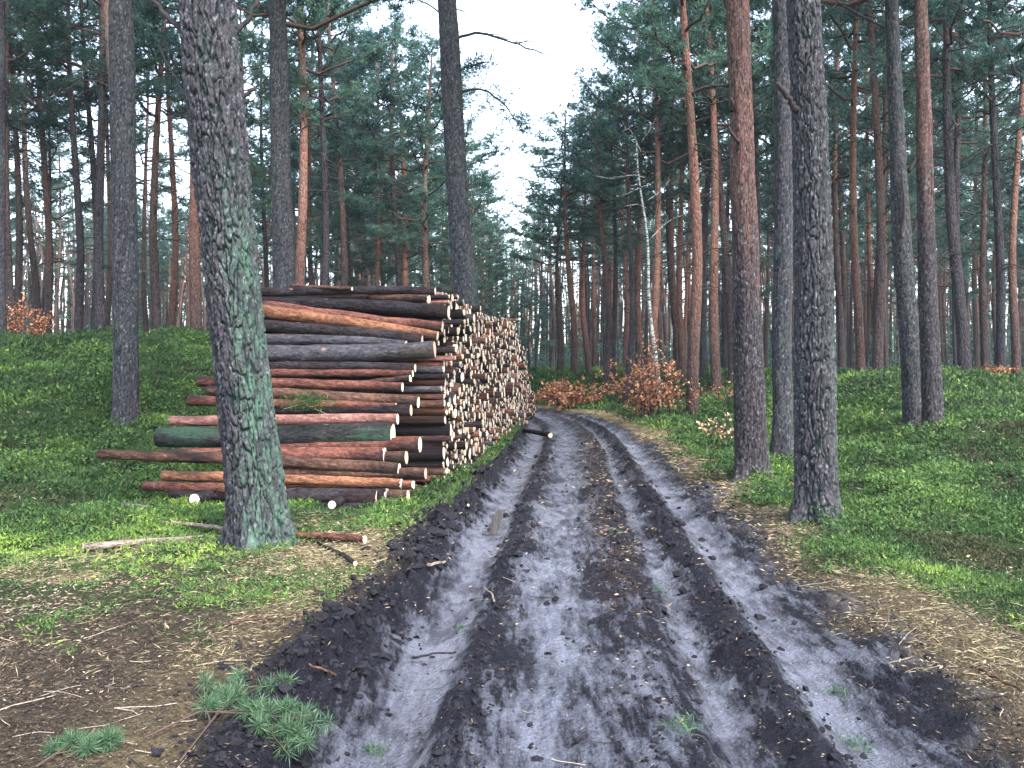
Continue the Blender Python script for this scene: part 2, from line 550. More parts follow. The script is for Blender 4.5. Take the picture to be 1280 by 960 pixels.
def ground_mat():
    k = NT("forest_ground", 0.85, 0.3)
    v = k.coord("Object")
    mud, moss, straw, pale = (k.attr(a) for a in ("mud", "moss", "straw", "pale"))
    n1 = k.noise(v, 2.2, 6, 0.6)
    n2 = k.noise(v, 14, 6, 0.65)
    n3 = k.noise(v, 60, 5, 0.7)
    lit = k.ramp(k.math('ADD', k.math('MULTIPLY', n2, 0.5), k.math('MULTIPLY', n3, 0.5)), (0.32, (0.013, 0.010, 0.009)), (0.52, (0.056, 0.044, 0.032)), (0.68, (0.17, 0.135, 0.092)))
    st = k.ramp(n3, (0.3, (0.06, 0.045, 0.025)), (0.7, (0.30, 0.24, 0.13)))
    ms = k.ramp(k.math('ADD', k.math('MULTIPLY', n1, 0.5), k.math('MULTIPLY', n3, 0.5)), (0.3, (0.010, 0.016, 0.008)), (0.52, (0.030, 0.052, 0.018)), (0.75, (0.07, 0.11, 0.034)))
    wet = k.ramp(k.noise(v, 3.3, 5, 0.62, 0.6), (0.38, 0.0), (0.62, 1.0))
    b1 = k.noise(k.coord("Object", (2.4, 0.5, 1)), 6.0, 8, 0.78)
    b2 = k.noise(k.coord("Object", (1.3, 0.6, 1)), 1.9, 5, 0.6, 0.8)
    blot = k.ramp(k.math('ADD', k.math('MULTIPLY', b1, 0.55), k.math('MULTIPLY', b2, 0.45)), (0.43, 0.0), (0.57, 1.0))
    darkm = k.mix(n2, (0.005, 0.005, 0.0065), (0.030, 0.030, 0.041))
    palem = k.mix(n3, (0.058, 0.062, 0.086), (0.275, 0.29, 0.36))  # pale mud; blue of the sky reflected in wet mud is mixed into its colour
    pf = k.math('ADD', k.math('MULTIPLY', pale, 0.80), k.math('MULTIPLY', k.math('SUBTRACT', blot, 0.52), 0.85), True)
    pf = k.math('SUBTRACT', pf, k.math('MULTIPLY', k.attr("churn"), 0.55), True)
    md = k.mix(pf, darkm, palem)
    # brown needles lying along the ridge between the wheel tracks
    br = k.math('MULTIPLY', k.attr("ridge"), k.ramp(n2, (0.42, 0.0), (0.62, 0.85)), True)
    md = k.mix(br, md, (0.055, 0.036, 0.031))
    c = k.mix(straw, lit, st)
    c = k.mix(moss, c, ms)
    c = k.mix(mud, c, md)
    k.color(c)
    r = k.math('MULTIPLY', mud, k.math('SUBTRACT', 0.54, k.math('MULTIPLY', wet, 0.32)))
    r = k.math('ADD', r, k.math('MULTIPLY', k.math('SUBTRACT', 1.0, mud), 0.92))
    k.put(k.b.inputs["Roughness"], r)
    k.put(k.b.inputs["Specular IOR Level"], k.math('ADD', 0.06, k.math('MULTIPLY', k.math('MULTIPLY', mud, pf), 0.7)))
    n4 = k.noise(v, 27, 6, 0.75)
    pits = k.ramp(k.voro(v, 38, 'F1', 0), (0.1, 1.0), (0.55, 0.0))
    h = k.math('ADD', k.math('ADD', k.math('MULTIPLY', n3, 0.5), k.math('MULTIPLY', n4, 1.1)), k.math('MULTIPLY', pits, 0.25))
    k.bump(h, 0.05, 1.0)
    return k.m


M_GROUND = ground_mat()


def log_mat(name, a, b, patch=None, pf=0.5, bumpd=0.012):
    k = NT(name, 0.88, 0.12)
    v = k.coord("Object", (0.45, 1, 1))
    n = k.noise(v, 9, 6, 0.68, 0.4)
    n2 = k.noise(k.coord("Object", (0.3, 1, 1)), 3.2, 4, 0.6)
    n3 = k.noise(v, 38, 4, 0.7)
    rnd = k.random()
    c = k.mix(k.ramp(k.math('ADD', k.math('MULTIPLY', n, 0.65), k.math('MULTIPLY', n3, 0.35)), (0.38, 0.0), (0.62, 1.0)), a, b)
    if patch:
        c = k.mix(k.ramp(n2, (pf - 0.06, 0.0), (pf + 0.06, 1.0)), c, patch)
    c = k.mix(0.5, c, k.mix(k.ramp(n3, (0.35, 0.0), (0.65, 1.0)), (0.4, 0.38, 0.38), (1.45, 1.42, 1.4)), 'MULTIPLY')
    c = k.mix(1.0, c, k.mix(rnd, (0.72, 0.72, 0.75), (1.25, 1.2, 1.15)), 'MULTIPLY')
    kn = k.voro(k.coord("Object", (0.6, 1, 1)), 6.0, 'F1', 0)
    kd = k.math('ADD', kn, k.math('MULTIPLY', k.math('SUBTRACT', n2, 0.42), 0.7))
    c = k.mix(k.math('MULTIPLY', k.ramp(kd, (0.07, 1.0), (0.16, 0.0)), 0.75), c, (0.26, 0.18, 0.12))
    fl = k.ramp(k.noise(k.coord("Object", (0.35, 1, 1)), 16, 5, 0.75), (0.60, 0.0), (0.66, 1.0))
    c = k.mix(k.math('MULTIPLY', fl, 0.5), c, tuple(min(0.5, x * 1.6 + 0.02) for x in b))
    k.color(c)
    k.bump(k.math('ADD', n, k.math('MULTIPLY', n3, 0.6)), bumpd * 4, 1.0)
    return k.m


M_LOG = {
    'dark': log_mat("log_bark_dark", (0.006, 0.0055, 0.007), (0.040, 0.034, 0.040), (0.022, 0.015, 0.016), 0.5, 0.02),
    'red': log_mat("log_bark_red", (0.050, 0.018, 0.014), (0.175, 0.075, 0.055), (0.028, 0.016, 0.015), 0.54),
    'pink': log_mat("log_bark_pink", (0.115, 0.052, 0.044), (0.27, 0.145, 0.125), (0.06, 0.031, 0.028), 0.57),
    'orange': log_mat("log_bark_orange", (0.085, 0.034, 0.020), (0.235, 0.115, 0.068), (0.045, 0.023, 0.018), 0.54),
    'brown': log_mat("log_bark_brown", (0.030, 0.017, 0.013), (0.125, 0.068, 0.049), (0.018, 0.013, 0.012), 0.53),
    'grey': log_mat("log_bark_grey", (0.022, 0.022, 0.027), (0.085, 0.083, 0.094), (0.045, 0.038, 0.032), 0.55),
    'green': log_mat("log_bark_mossy", (0.013, 0.014, 0.016), (0.045, 0.046, 0.048), (0.034, 0.068, 0.048), 0.535, 0.04),
    'pale': log_mat("log_stripped_pale", (0.13, 0.10, 0.075), (0.34, 0.28, 0.22), (0.07, 0.055, 0.045), 0.56),
}


def cut_mat(name, a, b):
    k = NT(name, 0.8, 0.2)
    v = k.coord("Object")
    x = k.n("ShaderNodeSeparateXYZ"); k.t.links.new(v, x.inputs[0])
    rr = k.math('SQRT', k.math('ADD', k.math('MULTIPLY', x.outputs[1], x.outputs[1]), k.math('MULTIPLY', x.outputs[2], x.outputs[2])))
    ring = k.math('SINE', k.math('MULTIPLY', rr, 34.0))
    n = k.noise(v, 6.0, 4)
    c = k.mix(k.math('ADD', k.math('MULTIPLY', ring, 0.2), n, True), a, b)
    c = k.mix(1.0, c, k.mix(k.random(), (0.70, 0.68, 0.66), (1.2, 1.18, 1.12)), 'MULTIPLY')
    k.color(c)
    return k.m


M_CUT = [cut_mat("cut_wood_cream", (0.40, 0.34, 0.26), (0.70, 0.62, 0.51)), cut_mat("cut_wood_tan", (0.30, 0.22, 0.15), (0.54, 0.44, 0.33)),
         cut_mat("cut_wood_grey", (0.18, 0.16, 0.145), (0.36, 0.33, 0.30)), cut_mat("cut_wood_pink", (0.30, 0.16, 0.13), (0.50, 0.31, 0.26))]

k = NT("dead_wood", 0.9, 0.15)
k.color(k.mix(k.noise(k.coord("Object"), 25, 4), (0.012, 0.010, 0.011), (0.050, 0.042, 0.042)))
M_DEAD = k.m
k = NT("limb_bark", 0.9, 0.15)
k.color(k.mix(k.noise(k.coord("Object"), 12, 4), (0.030, 0.022, 0.020), (0.105, 0.065, 0.052)))
M_LIMB = k.m
k = NT("pale_stick", 0.85, 0.2)
k.color(k.mix(k.noise(k.coord("Object"), 30, 4), (0.15, 0.12, 0.09), (0.40, 0.34, 0.27)))
M_STICK = k.m
k = NT("birch_bark", 0.8, 0.25)
_v = k.coord("Object", (1, 1, 3.5))
_c = k.mix(k.ramp(k.noise(_v, 5, 5, 0.7), (0.48, 0.0), (0.56, 1.0)), (0.27, 0.28, 0.27), (0.03, 0.028, 0.027))
k.color(_c)
M_BIRCH = k.m
k = NT("clod_mud", 0.9, 0.08)
k.color(k.mix(k.noise(k.coord("Object"), 18, 5), (0.005, 0.005, 0.006), (0.024, 0.023, 0.029)))
M_CLOD = k.m
k = NT("puddle_water", 0.10, 0.6)
k.color((0.05, 0.05, 0.055))
M_WATER = k.m


# ------------------------------------------------------------------ the ground
def axis(fine0, fine1, step, lo, hi, grow):
    a = list(np.arange(fine0, fine1, step))
    d = step; x = fine0; left = []
    while x > lo:
        d *= grow; x -= d; left.append(x)
    d = step; x = a[-1]; right = []
    while x < hi:
        d *= grow; x += d; right.append(x)
    return np.array(left[::-1] + a + right)


gx = axis(-2.4, 3.0, 0.026, -250, 250, 1.055)
gy = axis(3.0, 7.2, 0.024, -30, 300, 1.026)
GX, GY = np.meshgrid(gx, gy)
gs, gal = lateral(GX, GY)
gz = terrain(GX, GY)
mud_, moss_, straw_, pale_ = zones(GX, GY, gs, gal)
nx, ny = len(gx), len(gy)
ii = (np.arange(ny - 1)[:, None] * nx + np.arange(nx - 1)[None, :])
gq = np.stack([ii, ii + 1, ii + nx + 1, ii + nx], -1).reshape(-1, 4)
me = mk("ground", np.stack([GX, GY, gz], -1).reshape(-1, 3), gq, M_GROUND, None, True,
        {"mud": mud_.ravel(), "moss": moss_.ravel(), "straw": straw_.ravel(), "pale": pale_.ravel(), "churn": np.clip(bump(gs, -1.60, 0.30) + 0.9 * bump(gs, -0.78, 0.09) + 0.8 * bump(gs, 0.76, 0.12) + 0.5 * bump(gs, 0.25, 0.12), 0, 1).ravel(), "ridge": (bump(gs, 0.13, 0.16) * S(5, 7, GY)).ravel()})
tag(link("ground", me), "forest floor with a rutted muddy track between mossy banks", None, None, "structure")

# wet puddle standing in the near-side wheel track
pp = []
for a in np.linspace(0, 2 * PI, 28, endpoint=False):
    pp.append((-0.16 + 0.0 + 0.24 * math.cos(a) * (1 + 0.25 * math.sin(3 * a)) + 0.05 * math.sin(a) , 9.9 + 0.95 * math.sin(a) * (1 + 0.15 * math.sin(2 * a + 1))))
pz = max(terrain(np.array([-0.16]), np.array([9.9]), True)[0], terrain(np.array([-0.16]), np.array([9.9]), False)[0]) + 0.008
pv = np.array([(x, y, pz) for x, y in pp] + [(-0.16, 9.9, pz)])
me = mk("puddle", pv, np.array([(i, (i + 1) % 28, 28) for i in range(28)]), M_WATER, None, False)
tag(link("puddle", me), "narrow puddle lying in the wheel rut beside the log pile", None, None, "structure")


# ------------------------------------------------------------------ pine templates: trunk with limbs, and crown
def pine_template(seed, H=17.5, crown0=0.52, nlimb=26, dead=15, dens=1.0, reach=2.5, wander=0.18):
    rng = np.random.default_rng(seed)
    T = Mix(); C = Mix()
    n = 26
    z = np.linspace(-0.25, H, n)
    ph = rng.uniform(0, 6.28, 2)
    cx = wander * np.sin(z * 0.28 + ph[0]) * S(0, 5, z); cy = wander * np.sin(z * 0.23 + ph[1]) * S(0, 5, z)
    r = 0.165 * (1 - 0.78 * (np.clip(z, 0, H) / H) ** 1.15) * (1 + 0.35 * np.exp(-np.clip(z, 0, 9) / 0.22))
    T.tube(np.stack([cx, cy, z], 1), r, 12, True)

    def at(zz):
        return np.array([np.interp(zz, z, cx), np.interp(zz, z, cy), zz]), float(np.interp(zz, z, r))
    # dead lower branches
    for i in range(dead):
        zz = rng.uniform(0.17, crown0 + 0.12) * H
        p, rr = at(zz)
        a = rng.uniform(0, 6.28); L = rng.uniform(0.35, 1.9) * (0.6 + 1.2 * zz / H)
        el = rng.uniform(-0.25, 0.65)
        t = np.linspace(0, 1, 5)
        d = np.array([math.cos(a), math.sin(a), el])
        P = p + np.outer(t * L, d); P[:, 2] += -0.25 * L * t ** 2 + rng.normal(0, 0.05, 5) * L
        P[1:, :2] += np.cumsum(rng.normal(0, 0.05, (4, 2)), 0) * L
        T.tube(P, 0.022 * (1 - 0.75 * t) * (0.7 + 0.25 * L), 4, False, 1)
        for q in range(int(2 + 3 * L)):
            tt = rng.uniform(0.3, 1); b = p + d * L * tt; b[2] += -0.25 * L * tt ** 2
            a2 = a + rng.choice([-1, 1]) * rng.uniform(0.4, 1.1); l2 = rng.uniform(0.15, 0.55)
            e = b + np.array([math.cos(a2), math.sin(a2), rng.uniform(-0.4, 0.5)]) * l2
            T.tube(np.stack([b, (b + e) / 2 + rng.normal(0, .02, 3), e]), np.array([0.010, 0.008, 0.004]), 3, False, 1)
    # living limbs and their pads of needles
    tufts = []; tint = []; big = []
    for i in range(nlimb):
        f = crown0 + (0.985 - crown0) * ((i + rng.uniform(0, 0.9)) / nlimb)
        zz = f * H
        p, rr = at(zz)
        a = i * 2.4 + rng.uniform(-0.6, 0.6)
        prof = math.sin(PI * min(1, 0.22 + 0.78 * (f - crown0) / (1 - crown0)) ** 0.9)
        L = reach * (0.35 + 0.75 * prof) * rng.uniform(0.6, 1.2)
        el = 0.05 + 0.55 * (f - crown0) / (1 - crown0) + rng.uniform(-0.15, 0.2)
        t = np.linspace(0, 1, 7)
        d = np.array([math.cos(a), math.sin(a), el])
        P = p + np.outer(t * L, d); P[:, 2] += 0.25 * L * t ** 2 - 0.2 * L * t * (1 - t)
        P[1:-1] += rng.normal(0, 0.06, (5, 3))
        T.tube(P, max(0.018, 0.26 * rr + 0.012 * L) * (1 - 0.8 * t), 5, False, 2)
        nsub = int(5 + 3 * L)
        ctr = []
        for q in range(nsub):
            tt = rng.uniform(0.32, 1.0)
            b = np.array([np.interp(tt, t, P[:, c]) for c in range(3)])
            a2 = a + rng.choice([-1, 1]) * rng.uniform(0.2, 1.2); l2 = rng.uniform(0.25, 0.8) * (0.5 + 0.25 * L)
            e = b + np.array([math.cos(a2), math.sin(a2), rng.uniform(0.0, 0.6)]) * l2
            T.tube(np.stack([b, (b * .5 + e * .5), e]), np.array([0.014, 0.010, 0.006]), 3, False, 2)
            m = int(5.4 * dens * (0.6 + l2))
            u = rng.uniform(0.25, 1.1, m)
            tufts.append(b + (e - b) * u[:, None] + rng.normal(0, 1, (m, 3)) * np.array([0.16, 0.16, 0.09]))
            tint.append(np.full(m, rng.uniform(0.15, 0.85)))
    tufts = np.vstack(tufts); tint = np.concatenate(tint)
    N = 11
    V, Q, cnt = blades(tufts, N, 0.21, 0.0175, up=0.25, spread=0.03, rng=rng, tri=True)
    at_ = np.clip(np.repeat(np.repeat(tint, N) + rng.normal(0, 0.14, cnt), 3), 0, 1)
    C.add(V, None, Q, 0, at_)
    return T, C, (z, cx, cy)


TEMPL = []
for i, kw in enumerate([dict(), dict(crown0=0.44, nlimb=32, reach=2.6, dead=18), dict(crown0=0.60, nlimb=22, dead=20), dict(crown0=0.36, nlimb=36, reach=2.4, dead=12),
                        dict(crown0=0.55, nlimb=24, reach=2.9, wander=0.3), dict(crown0=0.48, nlimb=28, reach=2.2, dead=22), dict(crown0=0.24, nlimb=40, reach=2.3, dead=6, dens=1.1)]):
    T, C, _ = pine_template(100 + i, **kw)
    TEMPL.append((T.mesh("trunk", [BARK['grey'], M_DEAD, M_LIMB]), C.mesh("crown", [M_NEEDLE], True, "tint")))
H0 = 17.5


def place_pine(X, Y, label, group=None, cat="tree", kind=0, rad=0.165, height=H0, lean=(0, 0), rot=None, bark='grey', name="pine_tree", z=None):
    zb = tz(X, Y) if z is None else z
    root = link(name, None, None, (X, Y, zb - 0.05), (-lean[1], lean[0], 0))
    tag(root, label, cat, group)
    tm, cm = TEMPL[kind]
    rz = random.uniform(0, 6.28) if rot is None else rot
    k = rad / 0.165; hz = height / H0
    t = link("trunk", tm, root, None, (0, 0, rz), (0.25 * hz + 0.75 * k, 0.25 * hz + 0.75 * k, hz))
    t.material_slots[0].link = 'OBJECT'
    t.material_slots[0].material = BARK[bark]
    link("crown", cm, root, None, (0, 0, rz), (0.25 * hz + 0.75 * k, 0.25 * hz + 0.75 * k, hz))
    return root


# ------------------------------------------------------------------ trees close enough to show their bark
def near_trunk(line, Y, widths, mat, sides, dz_fine, cell=0.075, amp=0.02, algae=None, height=17.0, flare=0.35, seed=1, hi=None):
    """line: pixels down the middle of the trunk, foot first; widths: pixels there"""
    pts = [px(x, y, Y) for x, y in line]
    root = Vector((pts[0].x, Y, tz(pts[0].x, Y) - 0.03))
    zs = [0.0] + [p.z - root.z for p in pts[1:]]
    xs = [p.x - root.x for p in pts]
    rs = [w_ / F * Y / 2 for w_ in widths]
    # carry on above the frame
    sl = (xs[-1] - xs[-2]) / max(0.1, zs[-1] - zs[-2])
    ztop = zs[-1]
    for zz in (ztop + 3, ztop + 7, height):
        zs.append(zz); xs.append(xs[-1] + sl * 0.45 * (zz - zs[-2]))
        rs.append(rs[len(pts) - 1] * max(0.22, 1 - 0.9 * (zz - ztop) / (height - ztop + 2)))
    fine_to = ztop + 0.4
    z = np.concatenate([np.arange(-0.25, fine_to, dz_fine), np.arange(fine_to, height, 0.35)])
    th = np.arange(sides) * 2 * PI / sides
    Z, TH = np.meshgrid(z, th, indexing='ij')
    # smooth centre line
    zi = np.array(zs); 
    cx = np.interp(Z, zi, np.array(xs))
    kern = 0.35
    cx = (cx + np.interp(Z - kern, zi, xs) + np.interp(Z + kern, zi, xs)) / 3
    cx = np.where(Z < 0.4, np.interp(Z, zi, xs), cx)
    cy = 0.05 * np.sin(Z * 0.5 + seed) * S(0, 3, Z)
    R = np.interp(Z, zi, np.array(rs))
    circ = 2 * PI * float(np.mean(rs[:3]))
    nu = max(6, int(round(circ / cell)))
    u = TH / (2 * PI) * nu
    wx = (vnoise(u, Z * 6.0, seed + 5, wrap=nu) - 0.5) * 1.0 + (vnoise(u * 2, Z * 18.0, seed + 6, wrap=nu * 2) - 0.5) * 0.45
    f1, f2, cid = worley(u + wx, Z / (cell * 4.6) + (vnoise(u, Z * 5, seed + 7, wrap=nu) - 0.5) * 1.6 + (vnoise(u * 3, Z * 16, seed + 17, wrap=nu * 3) - 0.5) * 0.3, seed, wrap=nu)
    edge = f2 - f1
    plate = S(0.0, 0.24, edge)
    g1, g2, gid = worley(u * 2, Z / (cell * 1.4) + (vnoise(u * 2, Z * 9, seed + 8, wrap=nu * 2) - 0.5), seed + 20, wrap=nu * 2)
    flake = S(0.0, 0.3, g2 - g1)
    hi_m = S(hi[0], hi[1], Z + (vnoise(u * .6, Z * 1.5, seed + 30) - .5) * 1.5) if hi else np.zeros_like(Z)
    am = amp * (1 - 0.65 * hi_m) * (0.6 + 0.4 * cid)
    disp = am * (plate - 0.6) + am * 0.30 * (flake - 0.5) + am * 0.8 * gid * plate + 0.35 * amp * (vnoise(u * 4, Z * 60, seed + 9, wrap=nu * 4) - 0.5)
    disp += 0.03 * (vnoise(u * 0.5, Z * 1.2, seed + 11, wrap=max(1, nu // 2)) - 0.5) * R / 0.2
    fl = flare * np.exp(-np.clip(Z + 0.02, 0, 9) / 0.17) * (0.55 + 0.45 * np.sin(TH * 5 + seed) + 0.3 * np.sin(TH * 3 + 2 * seed))
    RR = R * (1 + np.clip(fl, -0.02, 1.2)) + disp
    V = np.stack([cx + RR * np.cos(TH), cy + RR * np.sin(TH), Z], -1).reshape(-1, 3)
    n = len(z)
    i = np.arange(n - 1)[:, None] * sides; j = np.arange(sides)[None, :]; k_ = (j + 1) % sides
    Q = np.stack([i + j, i + k_, i + sides + k_, i + sides + j], -1).reshape(-1, 4)
    if algae:
        ang, z1, amt = algae
        al = S(0.15, 0.8, np.cos(TH - ang) + 0.5 * (vnoise(u * 0.8, Z * 1.6, seed + 13, wrap=None) - 0.5)) * (1 - S(z1 - 0.8, z1 + 0.7, Z + (vnoise(u, Z * 2, seed + 14) - .5))) * amt
        al = np.maximum(al, 0.22 * S(0.5, 0.75, fbm(u * 0.7, Z * 1.4, 3, seed + 15)))
    else:
        al = 0.3 * S(0.5, 0.75, fbm(u * 0.7, Z * 1.4, 3, seed + 15))
    me = mk("trunk", V, Q, mat, None, True, {"plate": (plate * (0.6 + 0.4 * flake)).ravel(), "plate_id": (0.65 * cid + 0.35 * gid).ravel(), "algae": al.ravel(), "high": hi_m.ravel()})
    return root, me, (zs, xs)


def near_tree(label, line, Y, widths, mat, sides, dzf, crown=0, group="pines beside the track", **kw):
    root_p, me, (zs, xs) = near_trunk(line, Y, widths, mat, sides, dzf, **kw)
    root = link("pine_tree", None, None, root_p)
    tag(root, label, "tree", group)
    link("trunk", me, root)
    hgt = kw.get("height", 17.0)
    topx = xs[-1]
    c = link("crown", TEMPL[crown][1], root, (topx * 0.75, 0, -0.3), (0, 0, random.uniform(0, 6)), (1.25, 1.25, hgt / H0 * 1.03))
    lm = LIMBS[crown]
    l = link("limb", lm, root, (topx * 0.75, 0, -0.3), c.rotation_euler, (1.25, 1.25, hgt / H0 * 1.03))
    l["kind"] = "stuff"
    return root


# limbs alone (for the near trees, whose trunks are their own meshes)
LIMBS = {}
for i in (0, 2):
    src = TEMPL[i][0]
    nv = len(src.vertices); co = np.empty(nv * 3, np.float32); src.vertices.foreach_get("co", co); co = co.reshape(-1, 3)
    vs, fs3, fs4 = {}, [], []
    for p_ in src.polygons:
        if p_.material_index == 2:
            idx = [vs.setdefault(v_, len(vs)) for v_ in p_.vertices]
            (fs4 if len(idx) == 4 else fs3).append(idx)
    vv = np.array([co[a] for a in vs])
    LIMBS[i] = mk("limb", vv, [np.array(fs4)], M_LIMB)


def branch(root, pix, Y, r0, r1, name="branch", mat=None, twigs=0, needles=0, seed=0, dys=None):
    """a branch drawn through pixels at its tree's depth, a mesh of its own under the tree"""
    rng = np.random.default_rng(seed + 500)
    base = np.array(root.location)
    P = np.array([px(x, y, Y + (dys[i] if dys else 0)) for i, (x, y) in enumerate(pix)]) - base
    # refine
    t = np.linspace(0, 1, len(P)); tt = np.linspace(0, 1, max(6, 3 * len(P)))
    PP = np.stack([np.interp(tt, t, P[:, c]) for c in range(3)], 1)
    PP[1:-1] = (PP[:-2] + PP[1:-1] * 2 + PP[2:]) / 4
    PP[1:-1] += rng.normal(0, min(r0 * 0.35, 0.02 * np.linalg.norm(PP[-1] - PP[0])), (len(PP) - 2, 3))
    m = Mix()
    m.tube(PP, np.linspace(r0, r1, len(PP)) * (1 + 0.06 * rng.normal(0, 1, len(PP))).clip(0.85, 1.2), 6, True)
    L = np.linalg.norm(PP[-1] - PP[0])
    tips = [PP[-1]]
    for q in range(twigs):
        u = rng.uniform(0.35, 0.98); b = np.array([np.interp(u, tt, PP[:, c]) for c in range(3)])
        d = (PP[-1] - PP[0]) / L + rng.normal(0, 0.65, 3); l2 = L * rng.uniform(0.10, 0.3)
        e = b + d * l2; e[2] -= 0.1 * l2
        m.tube(np.stack([b, (b + e) / 2 + rng.normal(0, 0.05 * l2, 3), e]), np.array([r1 * 0.9, r1 * 0.7, r1 * 0.35]), 4, False)
        tips.append(e); tips.append((b + e) / 2)
    o = link(name, m.mesh(name, [mat or M_DEAD]), root)
    if needles:
        tips = np.array(tips)
        pts = np.repeat(tips, needles, 0) + rng.normal(0, 0.09, (len(tips) * needles, 3))
        V, Q, cnt = blades(pts, 9, 0.13, 0.009, up=0.15, spread=0.02, rng=rng)
        c = Mix(); c.add(V, Q, None, 0, np.clip(rng.normal(0.5, 0.2, len(V)), 0, 1))
        link("foliage", c.mesh("foliage", [M_NEEDLE], True, "tint"), o)
    return o


TA = near_tree("big leaning pine with green mossy bark on one side, before the log pile",
               [(327, 692), (322, 640), (312, 560), (302, 460), (293, 360), (283, 250), (270, 120), (260, 0)], 7.5, [76, 66, 62, 60, 60, 60, 64, 62], NB_A, 220, 0.0105,
               cell=0.050, amp=0.024, algae=(-0.45, 3.0, 0.88), seed=3, flare=0.8)
branch(TA, [(236, 48), (215, 26), (196, 6), (178, -14)], 7.5, 0.030, 0.016, seed=1)
branch(TA, [(288, 52), (300, 34), (312, 22), (322, 0)], 7.5, 0.028, 0.016, seed=2)
branch(TA, [(298, 126), (309, 117), (320, 109)], 7.5, 0.026, 0.014, seed=3)
branch(TA, [(240, 130), (226, 110), (200, 60)], 7.5, 0.012, 0.006, seed=4, twigs=3, dys=[0, .3, .8])

TR1 = near_tree("thick grey pine with deep plated bark, closest on the mossy side of the track",
                [(1022, 662), (1021, 610), (1019, 500), (1017, 380), (1013, 250), (1008, 120), (1003, 0)], 8.8, [54, 48, 46, 42, 40, 38, 37], NB_B, 170, 0.0125,
                cell=0.050, amp=0.021, algae=(0.15, 2.2, 0.6), seed=9, flare=0.85)
branch(TR1, [(996, 140), (989, 129), (981, 117), (972, 104)], 8.8, 0.034, 0.022, seed=5, dys=[-.10, -.15, -.2, -.25])
branch(TR1, [(1040, 575), (1046, 590), (1050, 605)], 8.8, 0.008, 0.006, seed=6)
branch(TR1, [(1010, 240), (1012, 232), (1013, 226)], 8.8, 0.030, 0.012, seed=61, dys=[-.14, -.2, -.25])

TR2 = near_tree("red barked pine with dark stubs standing at the verge, one before the thick grey pine",
                [(940, 612), (939, 560), (936, 440), (932, 320), (928, 200), (924, 100), (920, 0)], 12.0, [44, 38, 34, 31, 29, 28, 27], NB_C, 110, 0.018,
                cell=0.050, amp=0.015, seed=14, hi=(2.0, 4.2), flare=0.6, crown=2)
branch(TR2, [(926, 184), (918, 172), (911, 158)], 12.0, 0.026, 0.016, seed=7, dys=[-.15, -.25, -.3])
branch(TR2, [(914, 138), (916, 128), (913, 122)], 12.0, 0.035, 0.016, seed=71, dys=[-.1, -.2, -.22])
branch(TR2, [(912, 107), (900, 107), (886, 106)], 12.0, 0.022, 0.012, seed=8)
branch(TR2, [(914, 20), (908, 6), (900, -8)], 12.0, 0.024, 0.014, seed=72)

TR3 = near_tree("slim dark pine half hidden behind the thick grey pine",
                [(978, 586), (978, 520), (978, 400), (979, 200), (976, 0)], 14.6, [27, 23, 22, 21, 20], NB_B, 60, 0.028, cell=0.052, amp=0.013, seed=21, flare=0.2, crown=2)
TB = near_tree("straight dark pine on the mossy bank, behind the longest jutting log",
               [(157, 560), (157, 520), (157, 400), (156, 250), (155, 100), (152, 0)], 15.0, [32, 29, 28, 29, 28, 26], NB_B, 76, 0.026, cell=0.052, amp=0.013, seed=27, flare=0.12, crown=0)
TG = near_tree("dark bare pine rising out of the log pile, with long crooked dead branches",
               [(590, 430), (584, 380), (578, 330), (571, 230), (565, 110), (559, 0)], 18.0, [32, 30, 28, 26, 24, 22], NB_B, 60, 0.03, cell=0.052, amp=0.013, seed=33, flare=0.1, crown=2)
branch(TG, [(566, 50), (580, 44), (600, 40), (622, 47), (645, 54), (678, 67)], 18.0, 0.035, 0.012, seed=10, twigs=9)
branch(TG, [(568, 92), (582, 84), (605, 78)], 18.0, 0.03, 0.014, seed=11, twigs=5, needles=6)
branch(TG, [(570, 118), (585, 112), (605, 111), (625, 124), (640, 142), (648, 158)], 18.0, 0.03, 0.009, seed=12, twigs=9, needles=5)
branch(TG, [(558, 24), (540, 8), (515, -4)], 18.0, 0.02, 0.01, seed=13, twigs=3)
branch(TG, [(573, 235), (580, 200), (583, 168), (590, 140)], 18.0, 0.02, 0.01, seed=14, twigs=3)
branch(TG, [(566, 10), (577, 12), (585, 25)], 18.0, 0.016, 0.007, seed=15, twigs=3)
branch(TG, [(574, 140), (560, 128), (545, 118)], 18.0, 0.02, 0.008, seed=16, twigs=3)
TD = near_tree("straight dark pine rising behind the near end of the log pile",
               [(358, 430), (356, 350), (353, 250), (350, 120), (347, 0)], 20.0, [28, 25, 24, 22, 20], NB_B, 60, 0.03, cell=0.055, amp=0.013, seed=39, flare=0.1, crown=0)
for q, pl_ in enumerate([[(340, 25), (330, 10), (318, -8)], [(362, 52), (372, 40)], [(364, 170), (378, 160), (390, 156)]]):
    branch(TD, pl_, 20.0, 0.022, 0.010, seed=80 + q, twigs=2)
TR4 = near_tree("pine with a forked snag half way up its trunk, on the mossy rise",
                [(1144, 537), (1141, 470), (1134, 380), (1127, 300), (1120, 170), (1113, 0)], 18.0, [27, 24, 22, 22, 17, 14], NB_B, 56, 0.03, cell=0.055, amp=0.013, seed=45, flare=0.12, crown=0)
branch(TR4, [(1132, 300), (1142, 292), (1150, 270), (1152, 258)], 18.0, 0.05, 0.03, seed=17, twigs=1)
branch(TR4, [(1126, 298), (1131, 265), (1130, 240), (1128, 222)], 18.0, 0.035, 0.02, seed=18, dys=[-.2, -.25, -.25, -.25])
branch(TR4, [(1136, 215), (1146, 195), (1150, 180)], 18.0, 0.04, 0.02, seed=19, twigs=1)
branch(TR4, [(1104, 34), (1085, 22), (1058, 12), (1040, -4)], 18.0, 0.03, 0.012, seed=20, twigs=3)
